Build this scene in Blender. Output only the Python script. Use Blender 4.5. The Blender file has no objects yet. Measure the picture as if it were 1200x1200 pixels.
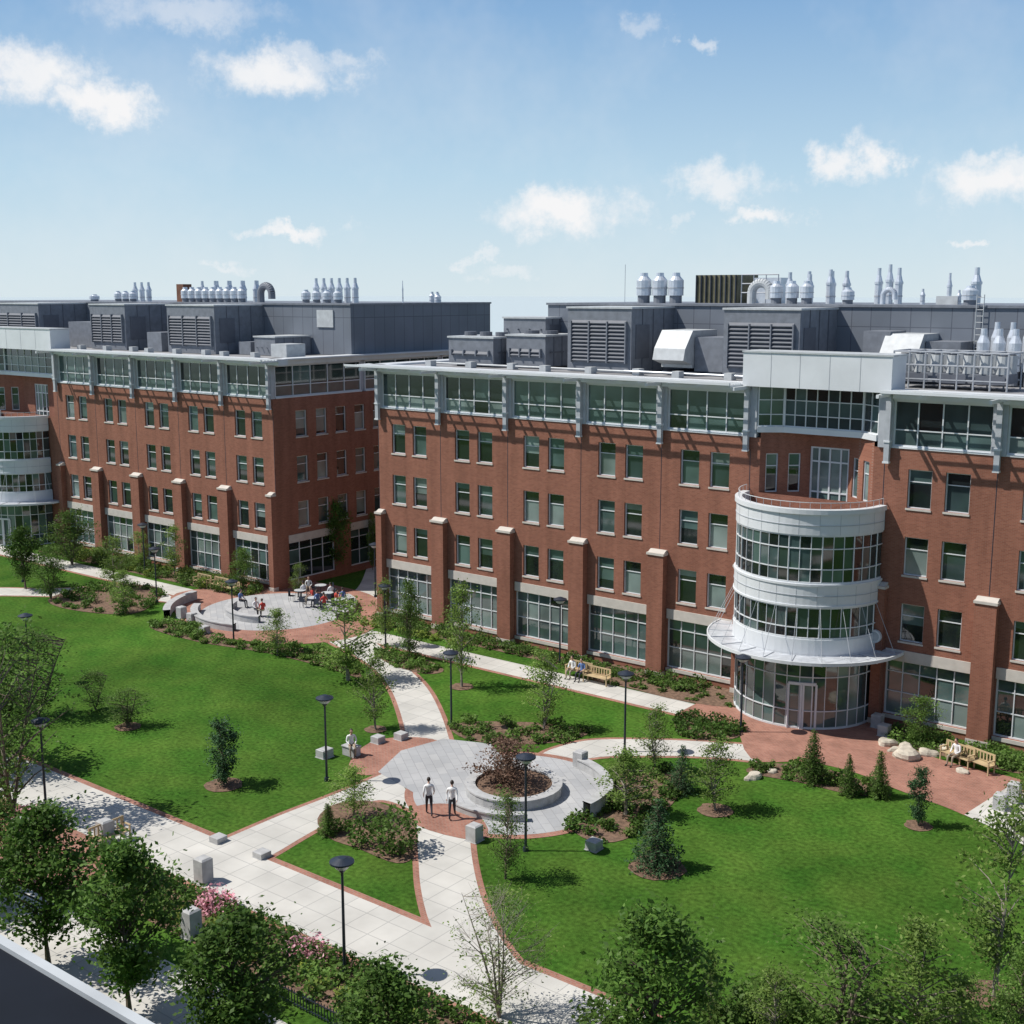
import bpy, math, random
import numpy as np
from mathutils import Vector
rnd = random.Random(7)
sc = bpy.context.scene
col = sc.collection
# ------------------------------------------------------------ survey (photogrammetry -> metres)
CAMH = 23.0; F = 1450.0; TILT = math.atan(257/1450)
ST, CT = math.sin(TILT), math.cos(TILT)
FW = (-0.6129, 0.7902); RT = (0.7902, 0.6129)
def ray(px, py):
    x = (px-600)/F; y = -(py-600)/F
    h = CT+y*ST; v = -ST+y*CT
    return (RT[0]*x+FW[0]*h, RT[1]*x+FW[1]*h, v)
def G(px, py, z=0.0):
    d = ray(px, py); t = (CAMH-z)/-d[2]
    return (d[0]*t, d[1]*t)
def ratio(py):
    y = -(py-600)/F
    return -(-ST+y*CT)/(CT+y*ST)
def HT(pb, pt): return CAMH*(1-ratio(pt)/ratio(pb))
def WM(px, py, w):   # metres spanned by w at this ground point
    d = ray(px, py); return w/F*CAMH/-d[2]
# ------------------------------------------------------------ materials
def newmat(name):
    m = bpy.data.materials.new(name); m.use_nodes = True
    nt = m.node_tree; b = nt.nodes['Principled BSDF']
    return m, nt, b
def N(nt, t, **kw):
    n = nt.nodes.new(t)
    for k, v in kw.items(): setattr(n, k, v)
    return n
def mathn(nt, op, a, b=None, c=None):
    n = nt.nodes.new('ShaderNodeMath'); n.operation = op
    for i, v in enumerate((a, b, c)):
        if v is None: continue
        if isinstance(v, (int, float)): n.inputs[i].default_value = v
        else: nt.links.new(v, n.inputs[i])
    return n.outputs[0]
def posn(nt):
    return N(nt, 'ShaderNodeNewGeometry').outputs['Position']
def noisef(nt, scale, detail=2, lo=.8, hi=1.2, vec=None, a=.3, b=.7):
    n = N(nt, 'ShaderNodeTexNoise'); n.inputs['Scale'].default_value = scale; n.inputs['Detail'].default_value = detail
    nt.links.new(vec if vec is not None else posn(nt), n.inputs['Vector'])
    mr = N(nt, 'ShaderNodeMapRange'); nt.links.new(n.outputs['Fac'], mr.inputs[0])
    mr.inputs[1].default_value = a; mr.inputs[2].default_value = b
    mr.inputs[3].default_value = lo; mr.inputs[4].default_value = hi
    return mr.outputs[0]
def scalecol(nt, c, f):
    vm = N(nt, 'ShaderNodeVectorMath', operation='SCALE')
    if isinstance(c, tuple): vm.inputs[0].default_value = c[:3]
    else: nt.links.new(c, vm.inputs[0])
    nt.links.new(f, vm.inputs['Scale'])
    return vm.outputs[0]
def mat(name, c, rough=.8, metal=0., spec=.5, var=.12, scale=2.5, bump=0.):
    m, nt, b = newmat(name)
    nt.links.new(scalecol(nt, c, noisef(nt, scale, 4, 1-var*1.5, 1+var*1.5)), b.inputs['Base Color'])
    b.inputs['Roughness'].default_value = rough; b.inputs['Metallic'].default_value = metal
    b.inputs['Specular IOR Level'].default_value = spec
    if bump:
        bn = N(nt, 'ShaderNodeBump'); bn.inputs['Strength'].default_value = bump; bn.inputs['Distance'].default_value = .05
        n = N(nt, 'ShaderNodeTexNoise'); n.inputs['Scale'].default_value = 24; nt.links.new(posn(nt), n.inputs['Vector'])
        nt.links.new(n.outputs['Fac'], bn.inputs['Height']); nt.links.new(bn.outputs[0], b.inputs['Normal'])
    return m
def brickmat(name, c1, c2, mortar, bw, bh, ms, wall=False, offset=.5, var=.15, rough=.85, rot=0., vscale=.35, streak=False):
    m, nt, b = newmat(name)
    p = posn(nt)
    if wall:
        s = N(nt, 'ShaderNodeSeparateXYZ'); nt.links.new(p, s.inputs[0])
        c = N(nt, 'ShaderNodeCombineXYZ'); nt.links.new(mathn(nt, 'ADD', s.outputs[0], s.outputs[1]), c.inputs[0]); nt.links.new(s.outputs[2], c.inputs[1])
        vec = c.outputs[0]
    else:
        mp = N(nt, 'ShaderNodeMapping'); mp.inputs['Rotation'].default_value[2] = rot; nt.links.new(p, mp.inputs[0]); vec = mp.outputs[0]
    bt = N(nt, 'ShaderNodeTexBrick'); nt.links.new(vec, bt.inputs['Vector'])
    bt.offset = offset
    bt.inputs['Scale'].default_value = 1; bt.inputs['Brick Width'].default_value = bw; bt.inputs['Row Height'].default_value = bh
    bt.inputs['Mortar Size'].default_value = ms; bt.inputs['Color1'].default_value = (*c1, 1); bt.inputs['Color2'].default_value = (*c2, 1)
    bt.inputs['Mortar'].default_value = (*mortar, 1); bt.inputs['Mortar Smooth'].default_value = .3
    f = noisef(nt, vscale, 5, 1-var*1.4, 1+var*1.4)
    if streak:
        mp2 = N(nt, 'ShaderNodeMapping'); mp2.inputs['Scale'].default_value = (1.6, .12, 1); nt.links.new(vec, mp2.inputs[0])
        f = mathn(nt, 'MULTIPLY', f, noisef(nt, 1.0, 2, .86, 1.1, mp2.outputs[0]))
    nt.links.new(scalecol(nt, bt.outputs['Color'], f), b.inputs['Base Color'])
    b.inputs['Roughness'].default_value = rough; b.inputs['Specular IOR Level'].default_value = .2
    return m
def leafmat(name, c1, c2, trans=.35):
    m, nt, b = newmat(name)
    g = N(nt, 'ShaderNodeNewGeometry')
    mx = N(nt, 'ShaderNodeMix', data_type='RGBA'); nt.links.new(g.outputs['Random Per Island'], mx.inputs[0])
    mx.inputs[6].default_value = (*c1, 1); mx.inputs[7].default_value = (*c2, 1)
    oi = N(nt, 'ShaderNodeObjectInfo')
    mr = N(nt, 'ShaderNodeMapRange'); nt.links.new(oi.outputs['Random'], mr.inputs[0]); mr.inputs[3].default_value = .8; mr.inputs[4].default_value = 1.2
    f = mathn(nt, 'MULTIPLY', noisef(nt, 1.3, 0, .75, 1.25), mr.outputs[0])
    cc = scalecol(nt, mx.outputs[2], f)
    nt.links.new(cc, b.inputs['Base Color']); b.inputs['Roughness'].default_value = .55; b.inputs['Specular IOR Level'].default_value = .2
    tr = N(nt, 'ShaderNodeBsdfTranslucent'); nt.links.new(cc, tr.inputs[0])
    ms = N(nt, 'ShaderNodeMixShader'); ms.inputs[0].default_value = trans
    nt.links.new(b.outputs[0], ms.inputs[1]); nt.links.new(tr.outputs[0], ms.inputs[2])
    nt.links.new(ms.outputs[0], nt.nodes['Material Output'].inputs[0])
    return m
def glassmat(name, c, rough=.04):
    m, nt, b = newmat(name)
    f = noisef(nt, .5, 2, .6, 1.4)
    nt.links.new(scalecol(nt, c, f), b.inputs['Base Color'])
    b.inputs['Roughness'].default_value = rough; b.inputs['Specular IOR Level'].default_value = .9; b.inputs['IOR'].default_value = 1.6
    return m

M = {}
M['brick'] = brickmat('facade_brick', (.305, .124, .080), (.235, .090, .058), (.28, .165, .125), .22, .075, .008, wall=True, var=.06, streak=True)
M['paver'] = brickmat('brick_paver', (.38, .175, .125), (.29, .125, .09), (.30, .22, .18), .22, .11, .012, var=.14, vscale=.8)
M['concrete'] = brickmat('concrete_walk', (.57, .55, .51), (.51, .495, .46), (.38, .37, .35), 1.1, 1.1, .022, offset=0., var=.09, vscale=.5)
M['granite'] = brickmat('granite_paving', (.43, .43, .43), (.36, .365, .375), (.29, .29, .30), .9, .45, .016, var=.1, rot=.65)
M['stone'] = mat('granite_stone', (.42, .42, .42), .8, var=.1, scale=3)
M['trim'] = mat('limestone_trim', (.55, .51, .46), .8, var=.05)
M['white'] = mat('white_metal_panel', (.66, .68, .70), .45, var=.04, scale=.6)
M['grey'] = mat('grey_metal', (.42, .44, .47), .5, var=.06)
M['pent'] = brickmat('penthouse_panel', (.18, .20, .235), (.16, .18, .212), (.10, .11, .135), 1.2, 4.2, .03, wall=True, offset=0., var=.07, rough=.6)
M['mech'] = mat('mechanical_metal', (.18, .195, .225), .6, var=.1)
M['louv'] = mat('louver_metal', (.115, .125, .15), .6, var=.06)
M['lmech'] = mat('light_mech_metal', (.48, .50, .51), .5, var=.08)
M['galv'] = mat('galvanised_steel', (.58, .62, .68), .35, metal=.3, var=.08)
M['dark'] = mat('dark_metal', (.02, .028, .045), .45, var=.1)
M['ledge'] = mat('parapet_metal', (.010, .013, .020), .85, spec=.15, var=.1)
M['roof'] = mat('roof_membrane', (.27, .27, .28), .9, var=.12, scale=.7)
M['rust'] = mat('brown_duct', (.16, .07, .04), .8)
M['olive'] = mat('olive_screen', (.15, .14, .085), .8)
M['g0'] = glassmat('window_glass_dark', (.014, .020, .022))
M['g1'] = glassmat('window_glass_teal', (.075, .120, .117))
M['g2'] = glassmat('window_glass_blind', (.17, .22, .21), .12)
M['g3'] = glassmat('window_glass_mid', (.035, .058, .060))
M['wood'] = mat('bench_wood', (.50, .38, .22), .6)
M['bark'] = mat('bark', (.14, .11, .085), .9, var=.2, scale=6)
M['barkl'] = mat('pale_bark', (.26, .23, .19), .9, var=.2, scale=6)
M['mulch'] = mat('mulch', (.17, .105, .07), .95, var=.28, scale=5, bump=.6)
M['rock'] = mat('boulder_stone', (.50, .45, .37), .9, var=.16, bump=.4)
M['skin'] = mat('skin', (.50, .30, .22), .6, var=.03)
M['shirtw'] = mat('white_shirt', (.78, .78, .78), .8, var=.03)
M['shirtb'] = mat('blue_shirt', (.12, .2, .42), .8)
M['shirtr'] = mat('red_shirt', (.5, .05, .04), .8)
M['trous'] = mat('dark_trousers', (.03, .033, .045), .8)
M['khaki'] = mat('khaki_trousers', (.32, .27, .2), .8)
M['hair'] = mat('hair', (.03, .02, .014), .6)
M['shoe'] = mat('shoe', (.02, .015, .012), .5)
M['lampglass'] = mat('lamp_glass', (.5, .52, .55), .3)
M['lm'] = leafmat('leaf_maple', (.055, .120, .022), (.115, .205, .040), .38)
M['ll'] = leafmat('leaf_light', (.13, .21, .045), (.25, .36, .09), .45)
M['lg'] = leafmat('leaf_mid', (.08, .15, .03), (.16, .26, .06), .42)
M['ls'] = leafmat('needle_spruce', (.026, .068, .026), (.06, .12, .048), .12)
M['lb'] = leafmat('leaf_bronze', (.13, .07, .05), (.26, .17, .12), .35)
M['lp'] = leafmat('flower_pink', (.70, .30, .38), (.85, .55, .6), .3)
M['ly'] = leafmat('leaf_yellowgreen', (.18, .26, .045), (.30, .37, .08), .4)

def groundmat():
    m, nt, b = newmat('lawn_grass_far_haze')
    p = posn(nt)
    f = mathn(nt, 'MULTIPLY', noisef(nt, .12, 6, .70, 1.24), noisef(nt, 5, 4, .62, 1.38))
    s = N(nt, 'ShaderNodeSeparateXYZ'); nt.links.new(p, s.inputs[0])
    st = mathn(nt, 'SINE', mathn(nt, 'MULTIPLY', mathn(nt, 'ADD', mathn(nt,'MULTIPLY', s.outputs[0], .75), mathn(nt, 'MULTIPLY', s.outputs[1], .66)), 3.4))
    f = mathn(nt, 'MULTIPLY', f, mathn(nt, 'MULTIPLY_ADD', st, .035, 1.0))
    mx0 = N(nt, 'ShaderNodeMix', data_type='RGBA'); nt.links.new(noisef(nt, .4, 5, 0, 1), mx0.inputs[0])
    mx0.inputs[6].default_value = (.040, .112, .014, 1); mx0.inputs[7].default_value = (.075, .142, .022, 1)
    near = scalecol(nt, mx0.outputs[2], f)
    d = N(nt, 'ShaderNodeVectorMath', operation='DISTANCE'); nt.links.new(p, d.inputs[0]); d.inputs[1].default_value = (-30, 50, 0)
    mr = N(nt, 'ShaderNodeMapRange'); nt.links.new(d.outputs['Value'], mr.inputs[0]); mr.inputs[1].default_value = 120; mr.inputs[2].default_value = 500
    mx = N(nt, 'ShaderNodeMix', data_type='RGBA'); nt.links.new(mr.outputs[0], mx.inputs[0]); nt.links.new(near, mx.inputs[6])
    mx.inputs[7].default_value = (.45, .52, .55, 1)  # aerial haze painted into the base colour of the far ground
    nt.links.new(mx.outputs[2], b.inputs['Base Color']); b.inputs['Roughness'].default_value = .9; b.inputs['Specular IOR Level'].default_value = .05
    bn = N(nt, 'ShaderNodeBump'); bn.inputs['Strength'].default_value = .6; bn.inputs['Distance'].default_value = .05
    n = N(nt, 'ShaderNodeTexNoise'); n.inputs['Scale'].default_value = 24; nt.links.new(p, n.inputs['Vector'])
    nt.links.new(n.outputs['Fac'], bn.inputs['Height']); nt.links.new(bn.outputs[0], b.inputs['Normal'])
    return m
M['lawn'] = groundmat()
# ------------------------------------------------------------ mesh builder
class MB:
    def __init__(s): s.v = []; s.f = []; s.m = []; s.ms = []
    def mi(s, k):
        if k not in s.ms: s.ms.append(k)
        return s.ms.index(k)
    def face(s, pts, k):
        b = len(s.v); s.v += [tuple(p) for p in pts]; s.f.append(tuple(range(b, b+len(pts)))); s.m.append(s.mi(k))
    def hexa(s, p, k):
        b = len(s.v); s.v += [tuple(q) for q in p]; i = s.mi(k)
        for f in ((0,3,2,1),(4,5,6,7),(0,1,5,4),(1,2,6,5),(2,3,7,6),(3,0,4,7)):
            s.f.append(tuple(b+j for j in f)); s.m.append(i)
    def box(s, x0, x1, y0, y1, z0, z1, k):
        s.hexa([(x0,y0,z0),(x1,y0,z0),(x1,y1,z0),(x0,y1,z0),(x0,y0,z1),(x1,y0,z1),(x1,y1,z1),(x0,y1,z1)], k)
    def fbox(s, fr, u0, u1, n0, n1, z0, z1, k):
        P = fr
        s.hexa([P(u0,n1,z0),P(u1,n1,z0),P(u1,n0,z0),P(u0,n0,z0),P(u0,n1,z1),P(u1,n1,z1),P(u1,n0,z1),P(u0,n0,z1)], k)
    def tube(s, a, b, r0, r1, k, n=8, cap=True):
        a = Vector(a); b = Vector(b); d = (b-a)
        if d.length < 1e-6: return
        q = d.to_track_quat('Z', 'Y'); base = len(s.v); i = s.mi(k)
        for c, r in ((a, r0), (b, r1)):
            for j in range(n):
                t = 2*math.pi*j/n; s.v.append(tuple(c+q @ Vector((r*math.cos(t), r*math.sin(t), 0))))
        for j in range(n):
            s.f.append((base+j, base+(j+1) % n, base+n+(j+1) % n, base+n+j)); s.m.append(i)
        if cap:
            s.f.append(tuple(base+n-1-j for j in range(n))); s.m.append(i)
            s.f.append(tuple(base+n+j for j in range(n))); s.m.append(i)
    def ball(s, c, r, k, nu=10, nv=7):
        base = len(s.v); i = s.mi(k)
        for a in range(nv+1):
            th = math.pi*a/nv
            for j in range(nu):
                ph = 2*math.pi*j/nu
                s.v.append((c[0]+r[0]*math.sin(th)*math.cos(ph), c[1]+r[1]*math.sin(th)*math.sin(ph), c[2]+r[2]*math.cos(th)))
        for a in range(nv):
            for j in range(nu):
                s.f.append((base+a*nu+j, base+(a+1)*nu+j, base+(a+1)*nu+(j+1) % nu, base+a*nu+(j+1) % nu)); s.m.append(i)
    def mesh(s, name):
        me = bpy.data.meshes.new(name); me.from_pydata(s.v, [], s.f)
        for k in s.ms: me.materials.append(M[k])
        me.polygons.foreach_set('material_index', s.m); me.update(); return me
    def obj(s, name, parent=None, smooth=False):
        me = s.mesh(name)
        if smooth: me.polygons.foreach_set('use_smooth', [True]*len(me.polygons))
        o = bpy.data.objects.new(name, me); col.objects.link(o)
        if parent: o.parent = parent
        return o
def empty(name, loc=(0,0,0)):
    e = bpy.data.objects.new(name, None); e.location = loc; e.empty_display_size = .5; col.objects.link(e); return e
def frame(p0, p1):
    ux, uy = p1[0]-p0[0], p1[1]-p0[1]; L = math.hypot(ux, uy); ux /= L; uy /= L
    def P(u, n, z): return (p0[0]+u*ux+n*uy, p0[1]+u*uy-n*ux, z)
    return P, L
def wall(mb, fr, u0, u1, z0, z1, ops, k='brick', depth=.28):
    us = sorted({u0, u1} | {o[0] for o in ops} | {o[1] for o in ops}); zs = sorted({z0, z1} | {o[2] for o in ops} | {o[3] for o in ops})
    for a, b in zip(us, us[1:]):
        for c, d in zip(zs, zs[1:]):
            mu, mz = (a+b)/2, (c+d)/2
            if any(o[0] < mu < o[1] and o[2] < mz < o[3] for o in ops): continue
            mb.face([fr(a,0,c), fr(b,0,c), fr(b,0,d), fr(a,0,d)], k)
    for o in ops:
        a, b, c, d = o
        mb.face([fr(a,0,c), fr(b,0,c), fr(b,-depth,c), fr(a,-depth,c)], k)
        mb.face([fr(a,0,d), fr(b,0,d), fr(b,-depth,d), fr(a,-depth,d)], k)
        mb.face([fr(a,0,c), fr(a,0,d), fr(a,-depth,d), fr(a,-depth,c)], k)
        mb.face([fr(b,0,c), fr(b,0,d), fr(b,-depth,d), fr(b,-depth,c)], k)
def window(mb, fr, u0, u1, z0, z1, depth=.2, cols=(), rows=(), fw=.06, kinds=None, fk='white', mull=.05, blind=False):
    us = [u0]+[u0+(u1-u0)*c for c in cols]+[u1]; zs = [z0]+[z0+(z1-z0)*r for r in rows]+[z1]
    g = -depth
    if blind:   # roller blind drawn part of the way down
        if rnd.random() < .62:
            zb = z0+(z1-z0)*rnd.choice([.0, .12, .3, .45, .62, .62, .8]); bk = rnd.choice(['g1','g2','g1']); dk = rnd.choice(['g0','g0','g3'])
            if zb > z0: mb.face([fr(u0,g,z0), fr(u1,g,z0), fr(u1,g,zb), fr(u0,g,zb)], dk)
            mb.face([fr(u0,g,zb), fr(u1,g,zb), fr(u1,g,z1), fr(u0,g,z1)], bk)
        else:
            zb = z0+(z1-z0)*.68
            mb.face([fr(u0,g,z0), fr(u1,g,z0), fr(u1,g,zb), fr(u0,g,zb)], rnd.choice(['g1','g3','g0','g2'])); mb.face([fr(u0,g,zb), fr(u1,g,zb), fr(u1,g,z1), fr(u0,g,z1)], 'g0')
    else:
        for j, (c, d) in enumerate(zip(zs, zs[1:])):
            base = rnd.choice(kinds[j]) if kinds else None
            for i, (a, b) in enumerate(zip(us, us[1:])):
                kk = base if (base and rnd.random() < .7) else rnd.choice(['g0','g1','g3','g1'])
                mb.face([fr(a,g,c), fr(b,g,c), fr(b,g,d), fr(a,g,d)], kk)
    mb.fbox(fr, u0, u1, g-.03, g+.07, z0, z0+fw, fk); mb.fbox(fr, u0, u1, g-.03, g+.07, z1-fw, z1, fk)
    mb.fbox(fr, u0, u0+fw, g-.03, g+.068, z0+fw, z1-fw, fk); mb.fbox(fr, u1-fw, u1, g-.03, g+.068, z0+fw, z1-fw, fk)
    for u in us[1:-1]: mb.fbox(fr, u-mull/2, u+mull/2, g-.03, g+.06, z0+fw, z1-fw, fk)
    for z in zs[1:-1]: mb.fbox(fr, u0+fw, u1-fw, g-.028, g+.052, z-mull/2, z+mull/2, fk)

BAY = 5.8
ROWS = [(4.72, 6.77), (8.32, 10.37), (11.9, 13.95)]
def straight(wallmb, winmb, trim, top, fr, bounds, pil=True):
    ops = []; groundops = []
    for a, b in zip(bounds, bounds[1:]):
        c = (a+b)/2
        for z0, z1 in ROWS:
            for s in (-.98, .98): ops.append((c+s-.63, c+s+.63, z0, z1))
        groundops.append((a+.62, b-.62, .55, 3.62))
    wall(wallmb, fr, bounds[0], bounds[-1], 0, 15.0, ops+groundops)
    for a, b, z0, z1 in ops:
        window(winmb, fr, a, b, z0, z1, .2, (), (.68,), fw=.055, mull=.045, blind=True)
        trim.fbox(fr, a-.05, b+.05, -.2, .05, z0-.1, z0-.001, 'trim')
    for a, b, z0, z1 in groundops:
        window(winmb, fr, a, b, z0, z1, .22, (.2, .4, .6, .8), (.42, .78), fw=.08, kinds=[['g1','g2'], ['g1','g2','g3'], ['g1','g3']], mull=.05)
        trim.fbox(fr, a, b, -.2, .06, z1+.002, 4.22, 'trim')
        trim.fbox(fr, a, b, -.2, .06, .35, z0-.002, 'trim')
    if pil:
        for i, u in enumerate(bounds):
            a, b = u-.55, u+.55
            if i == 0: a = u
            if i == len(bounds)-1: b = u
            wallmb.fbox(fr, a, b, .003, .48, 0, 7.5, 'brick')
            trim.fbox(fr, a-.05, b+.05, .004, .55, 7.502, 7.64, 'trim')
            trim.hexa([fr(a,.42,7.642),fr(b,.42,7.642),fr(b,.004,7.642),fr(a,.004,7.642),fr(a,.15,7.8),fr(b,.15,7.8),fr(b,.004,7.8),fr(a,.004,7.8)], 'trim')
            trim.fbox(fr, a-.02, b+.02, .004, .51, 0, .3, 'trim')
            trim.fbox(fr, u-.02, u+.02, -.001, .006, 7.83, 14.3, 'dark')
    for i, u in enumerate(bounds):
        a, b = u-.36, u+.36
        if i == 0: a = u
        if i == len(bounds)-1: b = u
        top.fbox(fr, a, b, -.25, .12, 15.002, 17.6, 'grey')
        c = (a+b)/2
        top.fbox(fr, c-.14, c+.14, .125, .36, 14.3, 17.9, 'grey')
        top.fbox(fr, c-.17, c+.17, .126, .4, 14.2, 14.299, 'white'); top.fbox(fr, c-.17, c+.17, .126, .4, 15.3, 15.4, 'white')
        top.fbox(fr, c-.07, c+.07, .361, 1.95, 17.70, 17.88, 'white')
    for a, b in zip(bounds, bounds[1:]):
        window(winmb, fr, a+.36, b-.36, 15.1, 17.5, .15, (.25, .5, .75), (.36, ), fw=.08, kinds=[['g1','g2'], ['g0','g3','g0','g1']], mull=.06)
        top.fbox(fr, a+.36, b-.36, -.2, .05, 15.002, 15.1, 'white')
        top.fbox(fr, a+.36, b-.36, -.2, .05, 17.502, 17.6, 'white')
def eave(top, fr, u0, u1):
    top.fbox(fr, u0, u1, -.6, .34, 17.602, 17.95, 'white')
    top.fbox(fr, u0, u1, -.5, .5, 17.952, 18.06, 'white')
    top.fbox(fr, u0, u1, 1.96, 2.08, 17.98, 18.12, 'white')
    for n in (.74, 1.04, 1.34, 1.64): top.fbox(fr, u0, u1, n-.045, n+.045, 18.0, 18.05, 'white')
    k = max(2, int((u1-u0)/1.93))
    for i in range(k+1):
        u = u0+.08+(u1-u0-.16)*i/k
        top.fbox(fr, u-.07, u+.07, .341, 1.96, 17.87, 17.98, 'white')
def arcband(mb, cx, cy, r0, r1, z0, z1, k, a0=math.pi, a1=2*math.pi, n=36):
    for i in range(n):
        a = a0+(a1-a0)*i/n; b = a0+(a1-a0)*(i+1)/n
        P = lambda r, t, z: (cx+r*math.cos(t), cy+r*math.sin(t), z)
        mb.face([P(r1,a,z0),P(r1,b,z0),P(r1,b,z1),P(r1,a,z1)], k); mb.face([P(r0,a,z0),P(r0,b,z0),P(r0,b,z1),P(r0,a,z1)], k)
        mb.face([P(r0,a,z1),P(r0,b,z1),P(r1,b,z1),P(r1,a,z1)], k); mb.face([P(r0,a,z0),P(r0,b,z0),P(r1,b,z0),P(r1,a,z0)], k)
def drum(par, cx, cy, R=4.1):
    w = MB(); g = MB()
    for z0, z1, k in ((4.2, 5.0, 'white'), (6.75, 8.0, 'white'), (10.6, 11.95, 'white')):
        arcband(w, cx, cy, R-.3, R, z0, z1, k)
    arcband(w, cx, cy, R, R+.1, 11.7, 11.95, 'white'); arcband(w, cx, cy, R, R+.05, 7.88, 8.0, 'white'); arcband(w, cx, cy, R, R+.05, 6.75, 6.85, 'white')
    arcband(w, cx, cy, R+.004, R+.03, 7.35, 7.38, 'grey'); arcband(w, cx, cy, R+.004, R+.03, 11.1, 11.13, 'grey')
    for i in range(13):
        t = math.pi+math.pi*i/12
        for za, zb in ((6.86,7.87),(10.62,11.69)): w.tube((cx+R*math.cos(t),cy+R*math.sin(t),za),(cx+R*math.cos(t),cy+R*math.sin(t),zb),.012,.012,'grey',4,False)
    arcband(w, cx, cy, 0, R-.32, 11.05, 11.2, 'roof')
    arcband(w, cx, cy, 0, R-.1, 4.0, 4.19, 'white')
    for z0, z1, rows, n in ((5.0, 6.75, (.35,), 22), (8.0, 10.6, (.3, .72), 22), (0.02, 4.0, (.25, .72), 18)):
        r = R-.1 if z0 > 1 else R-.25
        for i in range(n):
            a = math.pi+math.pi*i/n; b = math.pi+math.pi*(i+1)/n
            zz = [z0]+[z0+(z1-z0)*q for q in rows]+[z1]
            for j, (c, d) in enumerate(zip(zz, zz[1:])):
                kk = rnd.choice(['g0','g3','g1','g0'] if z0 > 1 else ['g1','g3','g0','g2'])
                P = lambda t, z: (cx+r*math.cos(t), cy+r*math.sin(t), z)
                g.face([P(a,c),P(b,c),P(b,d),P(a,d)], kk)
            wd = .035 if i % 3 == 0 else .022
            x, y = cx+(r+.02)*math.cos(a), cy+(r+.02)*math.sin(a)
            w.tube((x, y, z0), (x, y, z1), wd*1.2, wd*1.2, 'white', 4, False)
        for q in rows:
            z = z0+(z1-z0)*q; arcband(w, cx, cy, r-.02, r+.05, z-.025, z+.025, 'white')
        arcband(w, cx, cy, r-.02, r+.06, z1-.08, z1, 'white'); arcband(w, cx, cy, r-.02, r+.06, z0, z0+.1, 'white')
    a = math.radians(270+22)
    for s in (-.18, .02):
        t0 = a+s; t1 = a+s+.17
        for t in (t0, t1):
            x, y = cx+(R-.17)*math.cos(t), cy+(R-.17)*math.sin(t); w.tube((x,y,0),(x,y,2.5),.07,.07,'white',4)
    arcband(w, cx, cy, R-.24, R-.12, 2.45, 2.6, 'white', a-.18, a+.19, 6)
    arcband(w, cx, cy, R+.002, R+1.35, 4.05, 4.12, 'lampglass', math.pi-.12, 2*math.pi+.12)
    arcband(w, cx, cy, R+1.35, R+1.43, 4.0, 4.17, 'white', math.pi-.12, 2*math.pi+.12)
    arcband(w, cx, cy, R-.25, R+.002, 3.99, 4.19, 'white', math.pi, 2*math.pi)
    for i in range(11):
        t = math.pi+math.pi*(i+.5)/11
        c, s_ = math.cos(t), math.sin(t)
        w.tube((cx+(R+1.3)*c, cy+(R+1.3)*s_, 4.15), (cx+(R+.03)*c, cy+(R+.03)*s_, 6.8), .014, .014, 'grey', 4)
        w.tube((cx+(R)*c, cy+(R)*s_, 4.0), (cx+(R+1.38)*c, cy+(R+1.38)*s_, 3.98), .035, .035, 'white', 4)
        w.tube((cx+(R)*c, cy+(R)*s_, 4.14), (cx+(R+1.36)*c, cy+(R+1.36)*s_, 4.14), .02, .02, 'grey', 4)
    for t in (math.radians(200), math.radians(250), math.radians(310), math.radians(340)):
        w.tube((cx+(R-.6)*math.cos(t), cy+(R-.6)*math.sin(t), 0), (cx+(R-.6)*math.cos(t), cy+(R-.6)*math.sin(t), 4), .14, .14, 'white', 10)
    for i in range(25):
        t = math.pi+math.pi*i/24; w.tube((cx+(R-.1)*math.cos(t), cy+(R-.1)*math.sin(t), 11.95), (cx+(R-.1)*math.cos(t), cy+(R-.1)*math.sin(t), 12.3), .012, .012, 'grey', 4)
    arcband(w, cx, cy, R-.12, R-.09, 12.29, 12.32, 'white')
    w.obj('drum_panels', par); g.obj('drum_glass', par)
SH = .72
def stack(mb, x, y, z, h, r, k='galv'):
    h *= SH
    mb.tube((x,y,z), (x,y,z+h*.55), r, r, k, 10); mb.tube((x,y,z+h*.55), (x,y,z+h*.62), r*1.15, r*1.15, k, 10)
    mb.tube((x,y,z+h*.62), (x,y,z+h*.8), r*1.0, r*.55, k, 10); mb.tube((x,y,z+h*.8), (x,y,z+h), r*.55, r*.5, k, 10)
    mb.tube((x,y,z+h*.2), (x,y,z+h*.24), r*1.1, r*1.1, 'grey', 10)
def fan(mb, x, y, z, h, r):
    h *= .85
    mb.tube((x,y,z), (x,y,z+h*.25), r*.8, r*.8, 'mech', 12); mb.tube((x,y,z+h*.25), (x,y,z+h*.75), r, r, 'galv', 14)
    mb.tube((x,y,z+h*.75), (x,y,z+h*.88), r, r*.55, 'galv', 14); mb.tube((x,y,z+h*.88), (x,y,z+h), r*.55, r*.5, 'galv', 12)
    mb.tube((x,y,z+h*.48), (x,y,z+h*.52), r*1.05, r*1.05, 'grey', 14)
def gooseneck(mb, x, y, z, h, r, k='galv', dx=1., n=14):
    pts = [(x, y, z)]
    R = r*2.2
    for i in range(n+1):
        t = math.pi*i/n; pts.append((x+dx*(R-R*math.cos(t)), y, z+h-R*.5+R*math.sin(t)))
    pts.append((x+dx*2*R, y, z+h-R*1.1))
    for a, b in zip(pts, pts[1:]): mb.tube(a, b, r, r, k, 12)
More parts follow.
